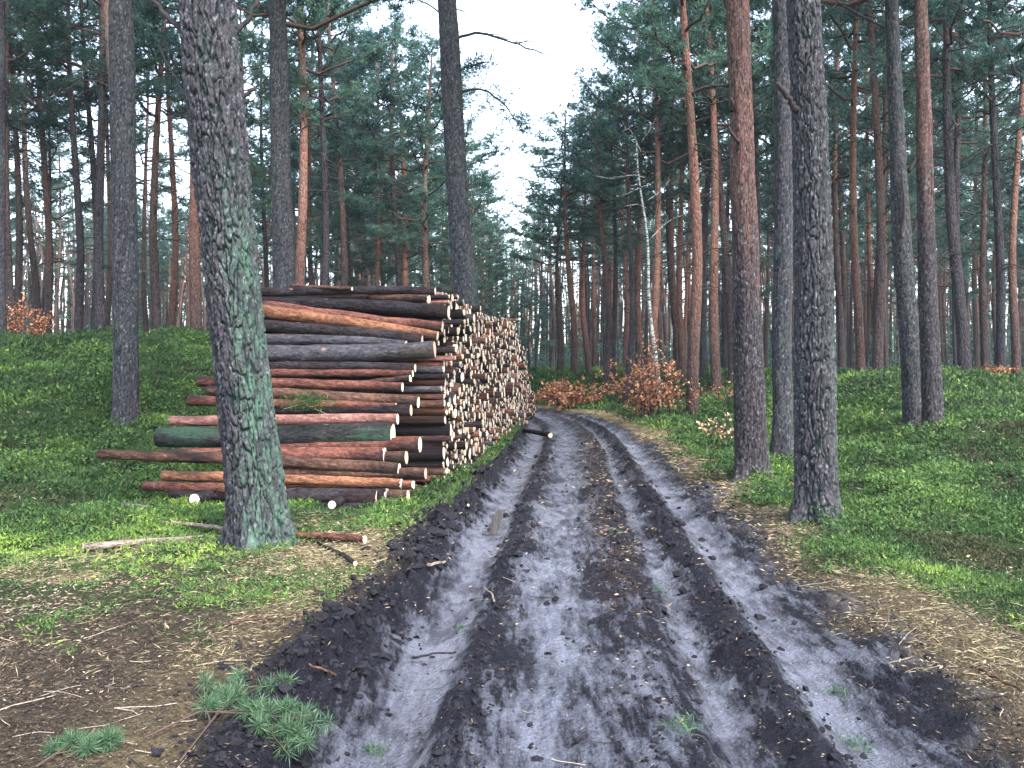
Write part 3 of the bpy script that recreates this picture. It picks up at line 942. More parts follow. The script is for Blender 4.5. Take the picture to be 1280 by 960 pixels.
TR5 = near_tree("straight rough pine on the mossy rise, just before the pine with the forked snag",
                [(1167, 556), (1165, 480), (1162, 380), (1157, 240), (1153, 120), (1149, 0)], 17.0, [26, 22, 22, 19, 17, 15], NB_C, 56, 0.03, cell=0.055, amp=0.013, seed=51, hi=(3.5, 6), flare=0.12, crown=2)
branch(TR5, [(1172, 345), (1182, 338), (1192, 334)], 17.0, 0.012, 0.006, seed=21, twigs=2)

# ------------------------------------------------------------------ pines a little way off, placed one by one
MID = [  # foot x, top x (at the photo's upper edge), width in pixels, depth, bark, template, label
    (150, 135, 15, 26, 'brown', 2, "pale brown pine close behind the dark pine on the mossy bank"),
    (246, 233, 18, 27, 'red', 2, "reddish pine on the bank, left of the big leaning mossy pine"),
    (375, 368, 15, 30, 'red', 0, "reddish pine just right of the dark pine behind the pile's near end"),
    (400, 402, 11, 31, 'grey', 5, "slim grey pine behind the pile, second right of its dark pine"),
    (866, 855, 17, 27, 'red', 5, "orange-brown pine at the verge beside the big copper bush"),
    (896, 879, 14, 31, 'red', 0, "reddish pine behind the red barked pine with stubs, left one of two"),
    (917, 888, 13, 33, 'brown', 2, "brown leaning pine behind the red barked pine with stubs, right one of two"),
    (1206, 1186, 17, 26, 'grey', 5, "grey pine at the crest of the mossy rise, right of the forked snag pine"),
    (1251, 1243, 12, 27, 'dark', 5, "dark pine with curled dead twigs behind the small copper seedling"),
    (1098, 1086, 14, 29, 'brown', 2, "brown pine at the crest, midway between the thick grey pine and snag pine"),
    (1076, 1070, 12, 31, 'red', 0, "slim reddish pine at the crest just right of the thick grey pine"),
    (60, 50, 11, 36, 'brown', 5, "brown pine right behind the copper bush on the left bank"),
    (98, 90, 12, 34, 'grey', 2, "grey pine on the left bank's crest, midway to the straight dark pine"),
    (119, 104, 11, 36, 'dark', 5, "dark crooked pine on the left bank's crest beside the straight dark pine"),
    (22, 10, 10, 35, 'brown', 0, "brown pine behind the copper bush, near the photo's left edge"),
    (2, -4, 13, 28, 'dark', 2, "dark pine cut by the photo's left edge"),
    (196, 204, 13, 35, 'brown', 0, "brown pine on the crest, halfway between straight dark pine and mossy pine"),
    (214, 210, 10, 40, 'red', 2, "thin reddish pine on the crest left of the big mossy pine"),
    (508, 494, 11, 44, 'red', 3, "short-looking red pine stem behind the middle of the log pile"),
    (440, 438, 8, 46, 'dark', 1, "thin dark pine far behind the near end of the pile"),
    (462, 480, 9, 42, 'red', 1, "reddish pine leaning right, behind the middle of the pile"),
    (718, 699, 11, 46, 'red', 0, "red pine beyond the bend, left one of a close pair"),
    (736, 722, 10, 48, 'red', 5, "red pine beyond the bend, right one of a close pair"),
    (758, 748, 12, 40, 'brown', 2, "pale brown pine beyond the bend, right of the red pair"),
    (766, 764, 9, 42, 'dark', 5, "dark pine close right of the pale brown pine beyond the bend"),
    (800, 796, 10, 44, 'red', 0, "reddish pine behind the large copper bush, left of the birch"),
    (848, 836, 9, 40, 'red', 0, "reddish pine between the birch and the verge's orange-brown pine"),
    (1270, 1280, 11, 33, 'red', 2, "reddish pine at the photo's right edge above the moss"),
    (1232, 1224, 9, 38, 'brown', 5, "slim brown pine left of the dark pine with curled twigs"),
    (1052, 1046, 9, 40, 'brown', 1, "slim brown pine seen just right of the thick grey pine"),
    (1160, 1168, 9, 42, 'red', 5, "slim red pine seen just behind the rough straight pine"),
    (1300, 1296, 14, 25, 'grey', 1, "grey pine just past the photo's right edge"),
    (-60, -70, 14, 24, 'grey', 0, "grey pine just past the photo's left edge"),
]
PLACED = []
for fx, tx, wd, Y, bk, kd, lab in MID:
    X = (fx - 640) / F * Y
    hh = random.uniform(17, 20)
    if 690 < fx < 780: hh = {718: 13.5, 736: 12.5, 758: 13.5, 766: 13}.get(fx, 14)
    vis = HOR / F * Y + EYE
    lean = math.atan(((tx - fx) / F * Y) / max(vis, 5)) if True else 0
    place_pine(X, Y, lab, "pines in the middle distance", kind=kd, rad=wd / F * Y / 2 * 0.92, height=hh, lean=(lean, 0), bark=bk)
    PLACED.append((X, Y))

# ------------------------------------------------------------------ the deeper forest
SIL = [(480, -400), (520, 0), (560, 70), (600, 175), (636, 325), (660, 290), (676, 240), (704, 170), (745, 105), (785, 20), (810, -400)]
PILE_A = np.array([-1.1, 10.0]); PILE_D = np.array([0.0861, 0.9963])
far = []
tries = 0
rf = random.Random(11)
while len(far) < 236 and tries < 15000:
    tries += 1
    Y = 31 + 84 * rf.random() ** 1.15
    u = rf.uniform(-0.78, 0.78)
    X = u * Y
    s_, _ = lateral(np.array([X]), np.array([Y]))
    if abs(s_[0]) < 2.6: continue
    pxx = 640 + F * u
    hh = rf.uniform(15.5, 20.5)
    yl = np.interp(pxx, [a for a, b in SIL], [b for a, b in SIL])
    hmax = EYE + (HOR - yl) / F * Y - 0.3 - float(terrain(np.array([X]), np.array([Y]), False)[0])
    if hh > hmax:
        hh = hmax * rf.uniform(0.82, 1.0)
        if hh < 9.5: continue
    if min(math.hypot(X - a, Y - b) for a, b in PLACED) < 2.0: continue
    PLACED.append((X, Y)); far.append((X, Y, hh, pxx))


def far_label(X, Y, pxx, bk):
    col = {'grey': "grey", 'brown': "brown", 'red': "reddish", 'dark': "dark"}[bk]
    where = ("far left, beyond the mossy bank" if pxx < 130 else "left of the leaning mossy pine" if pxx < 300 else
             "beyond the near half of the log pile" if pxx < 460 else "beyond the far half of the log pile" if pxx < 650 else
             "beyond the bend of the track" if pxx < 790 else "behind the birch and the copper bush" if pxx < 900 else
             "behind the thick grey pine" if pxx < 1060 else "beyond the forked snag pine" if pxx < 1190 else "far right, beyond the mossy rise")
    dep = "nearer" if Y < 48 else "distant" if Y < 76 else "farthest"
    return f"{dep} slim {col} pine {where}"


ORD = ["first", "second", "third", "fourth", "fifth", "sixth", "seventh", "eighth", "ninth", "tenth", "eleventh", "twelfth", "thirteenth", "fourteenth", "fifteenth"]


def tell_apart(objs, order):
    """things that look alike get their place among their likes"""
    same = {}
    for o, key in zip(objs, order):
        same.setdefault(o["label"], []).append((key, o))
    for lab, rows in same.items():
        if len(rows) > 1:
            for i, (_k, o) in enumerate(sorted(rows, key=lambda q: q[0])):
                o["label"] = f"{lab}, {ORD[i]} from left" if i < len(ORD) else lab


far_objs = []
for X, Y, hh, pxx in far:
    bk = rf.choices(['grey', 'brown', 'red', 'dark'], [2.2, 4, 3.6, 1.5])[0]
    kd = rf.choices([0, 1, 2, 3, 4, 5, 6], [2, 2.4, 1, 2.2, 1.5, 2, 0.9])[0]
    if hh < 13: kd = rf.choice([0, 1, 3, 5])
    if 680 < pxx < 860 and kd in (1, 3, 6): kd = rf.choice([0, 2, 5]); bk = rf.choice(['red', 'red', 'brown'])
    far_o = place_pine(X, Y, far_label(X, Y, pxx, bk), "slim pines of the forest behind", kind=kd, rad=rf.uniform(0.115, 0.20), height=hh,
               lean=(rf.gauss(-0.012, 0.022), rf.gauss(0, 0.02)), bark=bk)
    far_objs.append(far_o)
tell_apart(far_objs, [a[3] for a in far])

# the wood beyond, that reads as one mass
FF = Mix()
rng = np.random.default_rng(5)
cnt_far = 0
while cnt_far < 620:
    Y = rng.uniform(88, 190); u = rng.uniform(-0.72, 0.72); X = u * Y
    pxx = 640 + F * u
    yl = np.interp(pxx, [a for a, b in SIL], [b for a, b in SIL])
    zb = float(terrain(np.array([X]), np.array([Y]), False)[0])
    hh = min(rng.uniform(15, 21), EYE + (HOR - max(yl, -100)) / F * Y - zb)
    FF.tube(np.array([(X, Y, zb - 0.3), (X + rng.normal(0, .2), Y, zb + hh * 0.5), (X + rng.normal(0, .3), Y, zb + hh)]), np.array([0.2, 0.15, 0.04]), 5, False, int(rng.integers(0, 2)))
    if rng.random() < 0.75:      # young growth under the far trees
        Xu, Yu = X + rng.normal(0, 3), Y + rng.normal(0, 3)
        hu = rng.uniform(2.0, 6.5) if pxx < 560 or pxx > 760 else rng.uniform(1.5, 4)
        P = np.stack([Xu + rng.normal(0, 0.9, 46), Yu + rng.normal(0, 0.9, 46), zb + hu * rng.uniform(0, 1, 46)], 1)
        V, Q, c_ = blades(P, 3, 0.5, 0.07, 0.2, 0.2, rng, tri=True)
        FF.add(V, None, Q, 2, np.clip(np.repeat(rng.normal(0.45, 0.2, c_), 3), 0, 1))
    if cnt_far % 2 == 0:
        cnt_far += 1
        continue
    m = 80
    f = rng.uniform(0.22, 1, m); a = rng.uniform(0, 6.28, m); rr = 2.4 * np.sqrt(rng.uniform(0, 1, m)) * np.sin(PI * np.clip(0.2 + 0.8 * (f - 0.3) / 0.7, 0, 1)) ** 0.6
    P = np.stack([X + rr * np.cos(a), Y + rr * np.sin(a), zb + f * hh], 1)
    V, Q, c_ = blades(P, 3, 0.62, 0.10, 0.1, 0.2, rng, tri=True)
    FF.add(V, None, Q, 2, np.clip(np.repeat(rng.normal(0.45, 0.2, c_), 3), 0, 1))
    cnt_far += 1
for q in range(1500):
    Y = rng.uniform(62, 185); X = rng.uniform(-0.74, 0.74) * Y
    s_, _ = lateral(np.array([X]), np.array([Y]))
    if abs(s_[0]) < 3: continue
    pxx = 640 + F * X / Y
    zb = float(terrain(np.array([X]), np.array([Y]), False)[0])
    hh = min(rng.uniform(8, 14), EYE + (HOR - max(np.interp(pxx, [a for a, b in SIL], [b for a, b in SIL]), 60)) / F * Y - zb)
    rr_ = rng.uniform(0.06, 0.15)
    FF.tube(np.array([(X, Y, zb - 0.3), (X + rng.normal(0, .25), Y, zb + hh * 0.5), (X + rng.normal(0, .5), Y, zb + hh)]), np.array([1, 0.8, 0.25]) * rr_, 5, False, int(rng.integers(0, 2)))
    if q % 3 == 0:
        hu = rng.uniform(1.5, 6)
        P = np.stack([X + rng.normal(0, 1.1, 40), Y + rng.normal(0, 1.1, 40), zb + hu * rng.uniform(0, 1, 40)], 1)
        V, Q, c_ = blades(P, 3, 0.5, 0.055, 0.2, 0.2, rng, tri=True)
        FF.add(V, None, Q, 2, np.clip(np.repeat(rng.normal(0.45, 0.2, c_), 3), 0, 1))
tag(link("far_forest", FF.mesh("far_forest", [BARK['grey'], BARK['brown'], M_NEEDLE], True, "tint")), "far pine wood closing the view between the trunks", None, None, "stuff")

# young pines under the tall ones, behind the pile
for fx, Y, hh, lab in [(566, 44, 7.5, "young green pine behind the pile, just left of the dark bare pine"), (612, 50, 8.0, "young green pine behind the pile's far end"),
                       (640, 58, 7.0, "young green pine at the foot of the gap of sky"), (662, 54, 5.2, "small young pine beyond the bend, beside the pile's far end"),
                       (452, 47, 9.0, "young green pine behind the middle of the pile"), (530, 52, 9.5, "young green pine behind the pile, taller of the two near the dark bare pine"),
                       (690, 62, 6.0, "young green pine beyond the bend, left of the red pair")]:
    X = (fx - 640) / F * Y
    place_pine(X, Y, lab, "young pines", kind=6, rad=0.10, height=hh, bark='brown')

# ------------------------------------------------------------------ the birch
Yb = 31.0
bx = (824 - 640) / F * Yb
root = tag(link("birch_tree", None, None, (bx, Yb, tz(bx, Yb) - 0.05)), "white barked birch with bare pale branches behind the large copper bush", "tree")
zt = [0, 2.2, 4.4, 6.6, 8.2, 9.6]
xt = [0, -0.16, -0.36, -0.50, -0.66, -0.80]
m = Mix()
m.tube(np.array([(a, 0.03 * math.sin(b), b) for a, b in zip(np.interp(np.linspace(0, 9.6, 18), zt, xt) + 0.05 * np.sin(np.linspace(0, 9.6, 18) * 1.3), np.linspace(0, 9.6, 18))]), np.linspace(0.085, 0.025, 18), 10, True)
link("trunk", m.mesh("trunk", [M_BIRCH]), root)
for q, pl_ in enumerate([[(806, 222), (790, 218), (765, 224), (745, 220)], [(801, 190), (794, 172), (786, 160), (778, 164)], [(802, 178), (812, 162), (820, 148)], [(808, 260), (796, 255), (780, 258)],
                         [(812, 300), (826, 284), (844, 272), (858, 268)], [(810, 250), (826, 240), (838, 224)], [(806, 232), (798, 236), (776, 244)]]):
    branch(root, pl_, Yb, 0.020, 0.008, mat=M_BIRCH, twigs=3, seed=200 + q)


# ------------------------------------------------------------------ beech bushes with copper leaves
def bush(label, X, Y, wd, ht, mat, nleaf, seed, leaf=0.09, group="bushes with dry leaves"):
    rng = np.random.default_rng(seed)
    root = tag(link("beech_bush", None, None, (X, Y, tz(X, Y) - 0.04)), label, "bush", group)
    tips = []
    nst = max(4, int(5 + 6 * wd))
    for q in range(nst):
        a = rng.uniform(0, 6.28); rr = wd * 0.5 * math.sqrt(rng.uniform(0.02, 1)); h_ = ht * rng.uniform(0.5, 1.0) * (1 - 0.25 * rr / (wd * .5))
        e = np.array([rr * math.cos(a), rr * math.sin(a) * 0.7, h_])
        b = np.array([e[0] * 0.2, e[1] * 0.2, 0])
        t = np.linspace(0, 1, 6)
        P = b + (e - b) * t[:, None]; P[:, 2] = h_ * t ** 0.8; P[1:-1] += rng.normal(0, 0.03 * wd, (4, 3))
        m = Mix()
        m.tube(P, np.linspace(0.011, 0.004, 6) * (0.8 + 0.4 * ht), 5, False)
        for j in range(9):
            u = rng.uniform(0.25, 1); c = np.array([np.interp(u, t, P[:, i]) for i in range(3)])
            d = rng.normal(0, 1, 3); d[2] = abs(d[2]) * 0.3; d /= np.linalg.norm(d)
            e2 = c + d * rng.uniform(0.1, 0.32) * wd * 0.6
            m.tube(np.stack([c, (c + e2) / 2 + rng.normal(0, .02, 3), e2]), np.array([0.005, 0.004, 0.002]), 3, False)
            tips += [c + (e2 - c) * v_ for v_ in (0.35, 0.6, 0.8, 1.0)]
        link("stem", m.mesh("stem", [M_DEAD]), root)
    tips = np.array(tips)
    pts = tips[rng.integers(0, len(tips), nleaf)] + rng.normal(0, 0.05, (nleaf, 3))
    pts[:, 2] = np.maximum(pts[:, 2], 0.05)
    V, Q, c_ = blades(pts, 1, leaf, leaf * 0.32, up=-0.05, rng=rng, flat=False)
    lm = mk("foliage", V, Q, mat, None, False, {"tint": np.clip(np.repeat(rng.normal(0.5, 0.32, c_), 4), 0, 1)})
    o = link("foliage", lm, root); o["kind"] = "stuff"
    return root


bush("low copper beech bush at the bend where the track disappears", (714 - 640) / F * 36, 36, 3.0, 1.35, M_BEECH, 1900, 1, 0.14)
bush("small copper beech bush close beside the far end of the log pile", (690 - 640) / F * 39, 39, 1.6, 1.0, M_BEECH, 520, 11, 0.12)
bush("large copper beech bush on the verge beside the orange-brown pine", (822 - 640) / F * 26.5, 26.5, 3.3, 2.25, M_BEECH, 1700, 2, 0.115)
bush("spindly copper beech sapling rising above the large copper bush", (806 - 640) / F * 29, 29, 2.0, 3.3, M_BEECH, 420, 12, 0.10)
bush("straw coloured leafy sapling left of the red barked pine's foot", (900 - 640) / F * 17.5, 17.5, 0.75, 0.85, M_PALE_LEAF, 130, 3, 0.085)
bush("bare brown bush behind the orange-brown pine", (905 - 640) / F * 27, 27, 1.5, 1.6, M_BEECH, 130, 13, 0.09)
bush("copper beech bush on the crest of the left bank", (12 - 640) / F * 29, 29, 1.8, 1.9, M_BEECH, 600, 4, 0.10)
bush("smaller copper beech bush on the left crest, right of the larger", (48 - 640) / F * 30, 30, 1.3, 1.5, M_BEECH, 420, 14, 0.11)
bush("small copper beech seedling on the crest of the mossy rise", (1246 - 640) / F * 26.5, 26.5, 1.1, 0.7, M_BEECH, 230, 5, 0.09)

# ------------------------------------------------------------------ the log pile
DIR = np.array([0.9963, -0.0861])       # the logs point at the road
def face_xy(t):                         # the plane of cut ends; t is the depth
    return -1.1 + 0.0864 * (t - 10.0)


def log_body(L, r0, r1, sides=14, rings=9, seed=0, bend=0.0):
    """a log along -X from its cut end at the origin; r0 at that end"""
    rng = np.random.default_rng(seed)
    x = np.linspace(0, -L, rings)
    t = np.linspace(0, 1, rings)
    P = np.stack([x, bend * np.sin(t * PI) + rng.normal(0, 0.004, rings), bend * 0.7 * np.sin(t * PI + 0.4) - bend * 0.7 * math.sin(.4) + rng.normal(0, 0.004, rings)], 1)
    P[0, 1:] = 0
    R = r0 + (r1 - r0) * t + rng.normal(0, 0.02, rings) * r0
    V, Q, C = tube(P, R, sides, True)
    nz = np.concatenate([np.repeat(np.arange(rings), sides), [0, rings - 1]])
    ctr = P[nz]
    lump = 1 + rng.normal(0, 0.022, len(V))
    V = ctr + (V - ctr) * lump[:, None]
    mi = np.concatenate([np.zeros(len(Q)), np.concatenate([np.zeros(sides), np.ones(sides)])])
    return V, Q, C, mi


def cut_disc(r, seed=0, sides=14):
    """the sawn end, standing 3 mm proud of the bark's rim"""
    rng = np.random.default_rng(seed)
    th = np.arange(sides) * 2 * PI / sides
    rr = r * 0.95 * (1 + rng.normal(0, 0.02, sides))
    tilt = rng.normal(0, 0.05, 2)
    V = [(0.004 + 0.0, 0, 0)]
    for k_, dx_ in ((0.55, 0.004), (1.0, 0.003), (1.0, -0.012)):
        for a, q in zip(th, rr):
            V.append((dx_, q * k_ * math.cos(a), q * k_ * math.sin(a)))
    V = np.array(V)
    V[:, 0] += 0.0
    T = [(0, 1 + i, 1 + (i + 1) % sides) for i in range(sides)]
    Qd = []
    for b in (0, 1):
        for i in range(sides):
            j = (i + 1) % sides
            Qd.append((1 + b * sides + i, 1 + (b + 1) * sides + i, 1 + (b + 1) * sides + j, 1 + b * sides + j))
    return V, np.array(Qd), np.array(T)


def single_log(label, right, left, d_r, d_l, bark, Y=None, bend=0.0, cut=0, group="logs at the near end of the pile", name="log", dY=None, seed=1, blunt=False):
    """one log drawn between the pixels of its two ends"""
    if Y is None:
        Y = 10.05 + (632 - right[1]) / 270.0 * 1.85
    Yl = Y + 0.27 if dY is None else Y + dY
    a = px(*right, Y); b = px(*left, Yl)
    L = (b - a).length
    r0 = d_r / F * Y / 2; r1 = d_l / F * Yl / 2
    V, Q, C, mi = log_body(L, r0, r1, 16, 14, seed, bend)
    me = mk(name, V, [Q, C], [M_LOG[bark], M_CUT[cut]], mi)
    o = link(name, me, None, a)
    # local -X runs from a to b
    xaxis = (a - b).normalized()
    zaxis = Vector((0, 0, 1)); yaxis = zaxis.cross(xaxis).normalized(); zaxis = xaxis.cross(yaxis)
    mt = Matrix((xaxis, yaxis, zaxis)).transposed().to_euler()
    o.rotation_euler = mt
    tag(o, label, "log", group)
    Vc, Qc, Tc = cut_disc(r0, seed)
    link("cut_end", mk("cut_end", Vc, [Qc, Tc], [M_CUT[cut]], None, False), o)
    return o, a, b, r0


HAND = [  # label, right end, left end, diameters, bark, bend, cut
    ("thin pale stick lying highest on top of the pile", (440, 361), (362, 357), 5, 4, 'brown', 0, 1),
    ("dark thin log lying along the very top of the pile", (544, 364), (318, 364), 10, 11, 'dark', 0.03, 0),
    ("short brown log with bright cut ends on top of the pile", (536, 374), (462, 371), 11, 9, 'brown', 0, 0),
    ("long blackish log just above the two orange logs", (561, 390), (325, 376), 17, 15, 'dark', 0.05, 0),
    ("red log wedged just above the thick orange log", (553, 409), (325, 382), 13, 13, 'red', -0.02, 1),
    ("thick orange log slanting down across the upper pile", (547, 420), (318, 386), 12, 17, 'orange', 0.02, 1),
    ("rough dark log just under the slanting orange log", (528, 425), (312, 404), 13, 15, 'dark', 0.03, 2),
    ("slim grey-green log resting on the big grey log", (508, 431), (312, 422), 11, 14, 'grey', 0.04, 2),
    ("big smooth grey log with an orange-rimmed cut end", (543, 437), (308, 443), 22, 21, 'grey', -0.05, 1),
    ("dark log directly under the big smooth grey log", (519, 460), (305, 457), 11, 11, 'dark', 0.02, 1),
    ("thin straight red log beneath the dark one under the big grey log", (516, 467), (276, 466), 9, 10, 'red', 0.01, 0),
    ("thin brown log lying askew over the red ones in mid pile", (513, 473), (405, 484), 9, 7, 'brown', 0, 0),
    ("red log with one bright cut end at mid height", (503, 484), (248, 476), 12, 13, 'red', 0.01, 0),
    ("brown log with a protruding round end at mid height", (523, 503), (260, 487), 15, 13, 'brown', 0.02, 0),
    ("thin red log with its left end above the mossy moss clump", (495, 508), (236, 501), 9, 13, 'red', 0.0, 1),
    ("purplish dark log beneath the green sprig on the pile", (514, 513), (300, 512), 15, 12, 'dark', 0.03, 1),
    ("long pale pink log lying on the thick black-green log", (497, 524), (213, 526), 14, 13, 'pink', 0.01, 0),
    ("thickest log, black bark overgrown with green moss", (491, 543), (198, 547), 29, 25, 'green', 0.0, 0),
    ("short red log end poking out right of the mossy thickest log", (525, 556), (300, 558), 20, 18, 'red', 0.0, 0),
    ("thick dark red log below the mossy thickest log", (481, 569), (195, 568), 20, 14, 'red', 0.02, 0),
    ("dull brown log end behind the thick dark red log", (508, 572), (300, 574), 17, 15, 'brown', 0.0, 1),
    ("longest brown log, jutting far out of the pile to the left", (499, 587), (124, 566), 17, 12, 'brown', 0.03, 0),
    ("brown log end just right of the longest jutting log", (532, 592), (310, 590), 15, 13, 'brown', 0.0, 1),
    ("thin orange log third from the bottom of the pile", (502, 605), (203, 594), 13, 13, 'orange', 0.01, 0),
    ("small yellowish log end beside the thin orange log", (517, 606), (300, 604), 11, 10, 'orange', 0.0, 0),
    ("brown log with its left end farthest out near the ground", (350, 614), (181, 607), 14, 12, 'red', 0.01, 1),
    ("blackish thick log second lowest in the near end", (472, 622), (214, 617), 21, 15, 'dark', 0.02, 1),
    ("dark log end with grey cut just right of the lowest thick log", (484, 620), (300, 621), 20, 16, 'dark', 0.0, 2),
    ("brown log end with a pale rim at the pile's bottom corner", (510, 621), (310, 622), 17, 15, 'brown', 0.0, 1),
    ("lowest dark log touching the grass at the pile's corner", (513, 635), (290, 633), 16, 15, 'dark', 0.01, 0),
]
circles = []
for i, (lab, rt, lf, d1, d2, bk, bd, ct) in enumerate(HAND):
    o, a, b, r = single_log(lab, rt, lf, d1, d2, bk, bend=bd, cut=ct, seed=300 + i)
    if rt[0] > 460:
        circles.append((a.y, a.z, r))
# two bearer logs under the pile that point at the viewer
for lab, (qx, qy), d, dep in (("round pale sawn end of the bearer log left of the mossy leaning pine", (243, 624), 14, 9.9), ("round bright sawn end of the bearer log right of the mossy leaning pine", (415, 631), 11, 9.75)):
    a = px(qx, qy, dep)
    r0 = d / F * dep / 2
    V, Q, C, mi = log_body(5.2, r0, r0 * 0.9, 16, 10, int(qx), 0.0)
    o = link("log", mk("log", V, [Q, C], [M_LOG['dark'], M_CUT[0]], mi), None, a, (0, 0, -PI / 2 - 0.09))
    tag(o, lab, "log", "bearer logs under the pile")
    Vc, Qc, Tc = cut_disc(r0, 3)
    link("cut_end", mk("cut_end", Vc, [Qc, Tc], [M_CUT[0]], None, False), o)

# the stack behind: logs let down one by one onto those below
rng = np.random.default_rng(17)
def top_of(t):
    return np.interp(t, [10, 12, 17, 20, 23, 25.5, 28.8, 30.5, 31.5], [2.6, 2.72, 2.7, 2.85, 2.95, 2.35, 1.35, 0.7, 0.3])
def front_of(z):
    return 10.15 + np.clip(z, 0, 3) / 2.7 * 1.95
ct_ = np.array([c[0] for c in circles]); cz_ = np.array([c[1] for c in circles]); cr_ = np.array([c[2] for c in circles])
tg = np.linspace(9.5, 32.5, 300)
base_g = terrain(np.array([face_xy(t) - 0.6 for t in tg]), tg, False) + 0.05
n_hand = len(ct_)
LT = list(ct_); LZ = list(cz_); LR = list(cr_)
arrT = np.zeros(4000); arrZ = np.zeros(4000); arrR = np.zeros(4000)
arrT[:n_hand] = LT; arrZ[:n_hand] = LZ; arrR[:n_hand] = LR
cntp = n_hand; fails = 0
while cntp < 3600 and fails < 260:
    r = float(np.clip(rng.lognormal(math.log(0.054), 0.32), 0.028, 0.14))
    t = rng.uniform(10.1, 31.6, 26)
    t = t[np.abs(t - 18.05) > 0.20 + r]
    z = np.interp(t, tg, base_g) + r
    dt = np.abs(t[:, None] - arrT[None, :cntp]); rs = r + arrR[None, :cntp]
    zz = np.where(dt < rs, np.sqrt(np.maximum(rs * rs - dt * dt, 0)) * 0.97 + arrZ[None, :cntp], -9)
    z = np.maximum(z, zz.max(1))
    ok = (z + r < top_of(t)) & (t - r > front_of(z) + 0.02)
    if not ok.any():
        fails += 1; continue
    fails = 0
    score = np.where(ok, z / top_of(t), 9)
    b = int(np.argmin(score))
    arrT[cntp] = t[b]; arrZ[cntp] = z[b]; arrR[cntp] = r; cntp += 1
PT, PZ, PR = arrT[n_hand:cntp], arrZ[n_hand:cntp], arrR[n_hand:cntp]
print("stacked logs", len(PT))
BK = ['dark', 'red', 'brown', 'pink', 'grey', 'orange']
bsel = rng.choice(6, len(PT), p=[0.42, 0.17, 0.25, 0.03, 0.09, 0.04])
csel = rng.choice(4, len(PT), p=[0.52, 0.30, 0.13, 0.05])
jut = np.clip(rng.normal(0, 0.045, len(PT)), -0.13, 0.11) + (rng.random(len(PT)) < 0.06) * rng.uniform(0.03, 0.22, len(PT))
yaw = rng.normal(-0.055, 0.035, len(PT)); pit = rng.normal(0, 0.012, len(PT))
size = PR / PT
order = np.argsort(-size)
single = set(order[:262].tolist())
BODY = []
for i in range(10):
    V, Q, C, mi = log_body(3.0, 1.0, rng.uniform(0.75, 1.05), 12, 6, 900 + i, 0.0)
    P3 = V.copy()
    BODY.append(mk("log", P3, [Q, C], [M_LOG['dark'], M_CUT[1]], mi))
DISC = [mk("cut_end", *(lambda v, q, t_: (v * np.array([1, 1, 1]), [q, t_]))(*cut_disc(1.0, 60 + i)), [M_CUT[0]], None, False) for i in range(4)]
REST = Mix()
STK = []
yrot0 = math.atan2(-0.0861, 0.9963)


def stack_label(t, z, r, bk, jt):
    band = "near third" if t < 13.5 else "middle" if t < 20 else "far third"
    fr = z / float(top_of(t))
    row = "lowest rows" if fr < 0.2 else "lower rows" if fr < 0.45 else "middle rows" if fr < 0.7 else "upper rows" if fr < 0.9 else "topmost rows"
    th = "thick" if r > 0.092 else "thin" if r < 0.06 else "medium"
    j = ", sticking out" if jt > 0.11 else ", set back" if jt < -0.11 else ""
    return f"{th} {bk} log, {row} of the pile's {band}{j}"


for i in range(len(PT)):
    t, z, r = PT[i], PZ[i], PR[i]
    ex, ey = face_xy(t) + DIR[0] * jut[i], t + DIR[1] * jut[i]
    bk = BK[bsel[i]]
    if i in single:
        o = link("log", BODY[i % 10], None, (ex, ey, z), (rng.uniform(0, 6.28), pit[i], yrot0 + yaw[i]), (1, r * 0.94, r * 0.94))
        o.rotation_mode = 'XYZ'
        o.material_slots[0].link = 'OBJECT'; o.material_slots[0].material = M_LOG[bk]
        tag(o, stack_label(t, z, r, bk, jut[i]), "log", "stacked logs facing the track")
        STK.append((o, 640 + F * ex / ey))
        c = link("cut_end", DISC[i % 4], o)
        c.material_slots[0].link = 'OBJECT'; c.material_slots[0].material = M_CUT[csel[i]]
    else:
        r *= 0.94
        V, Q, C, mi = log_body(3.0, r, r * rng.uniform(0.75, 1.05), 7, 3, 2000 + i)
        cy_, sy_ = math.cos(yrot0 + yaw[i]), math.sin(yrot0 + yaw[i])
        def put(W):
            return np.stack([ex + W[:, 0] * cy_ - W[:, 1] * sy_, ey + W[:, 0] * sy_ + W[:, 1] * cy_, z + W[:, 2] + W[:, 0] * pit[i]], 1)
        REST.add(put(V), Q, C, int(bsel[i]))
        Vc, Qc, Tc = cut_disc(r, i, 7)
        REST.add(put(Vc), Qc, Tc, 6 + int(csel[i]))
tell_apart([a for a, b in STK], [b for a, b in STK])
o = link("log", REST.mesh("log", [M_LOG[b] for b in BK] + M_CUT, True))
tag(o, "remaining logs of the long pile, their sawn ends facing the track", None, "stacked logs facing the track", "stuff")

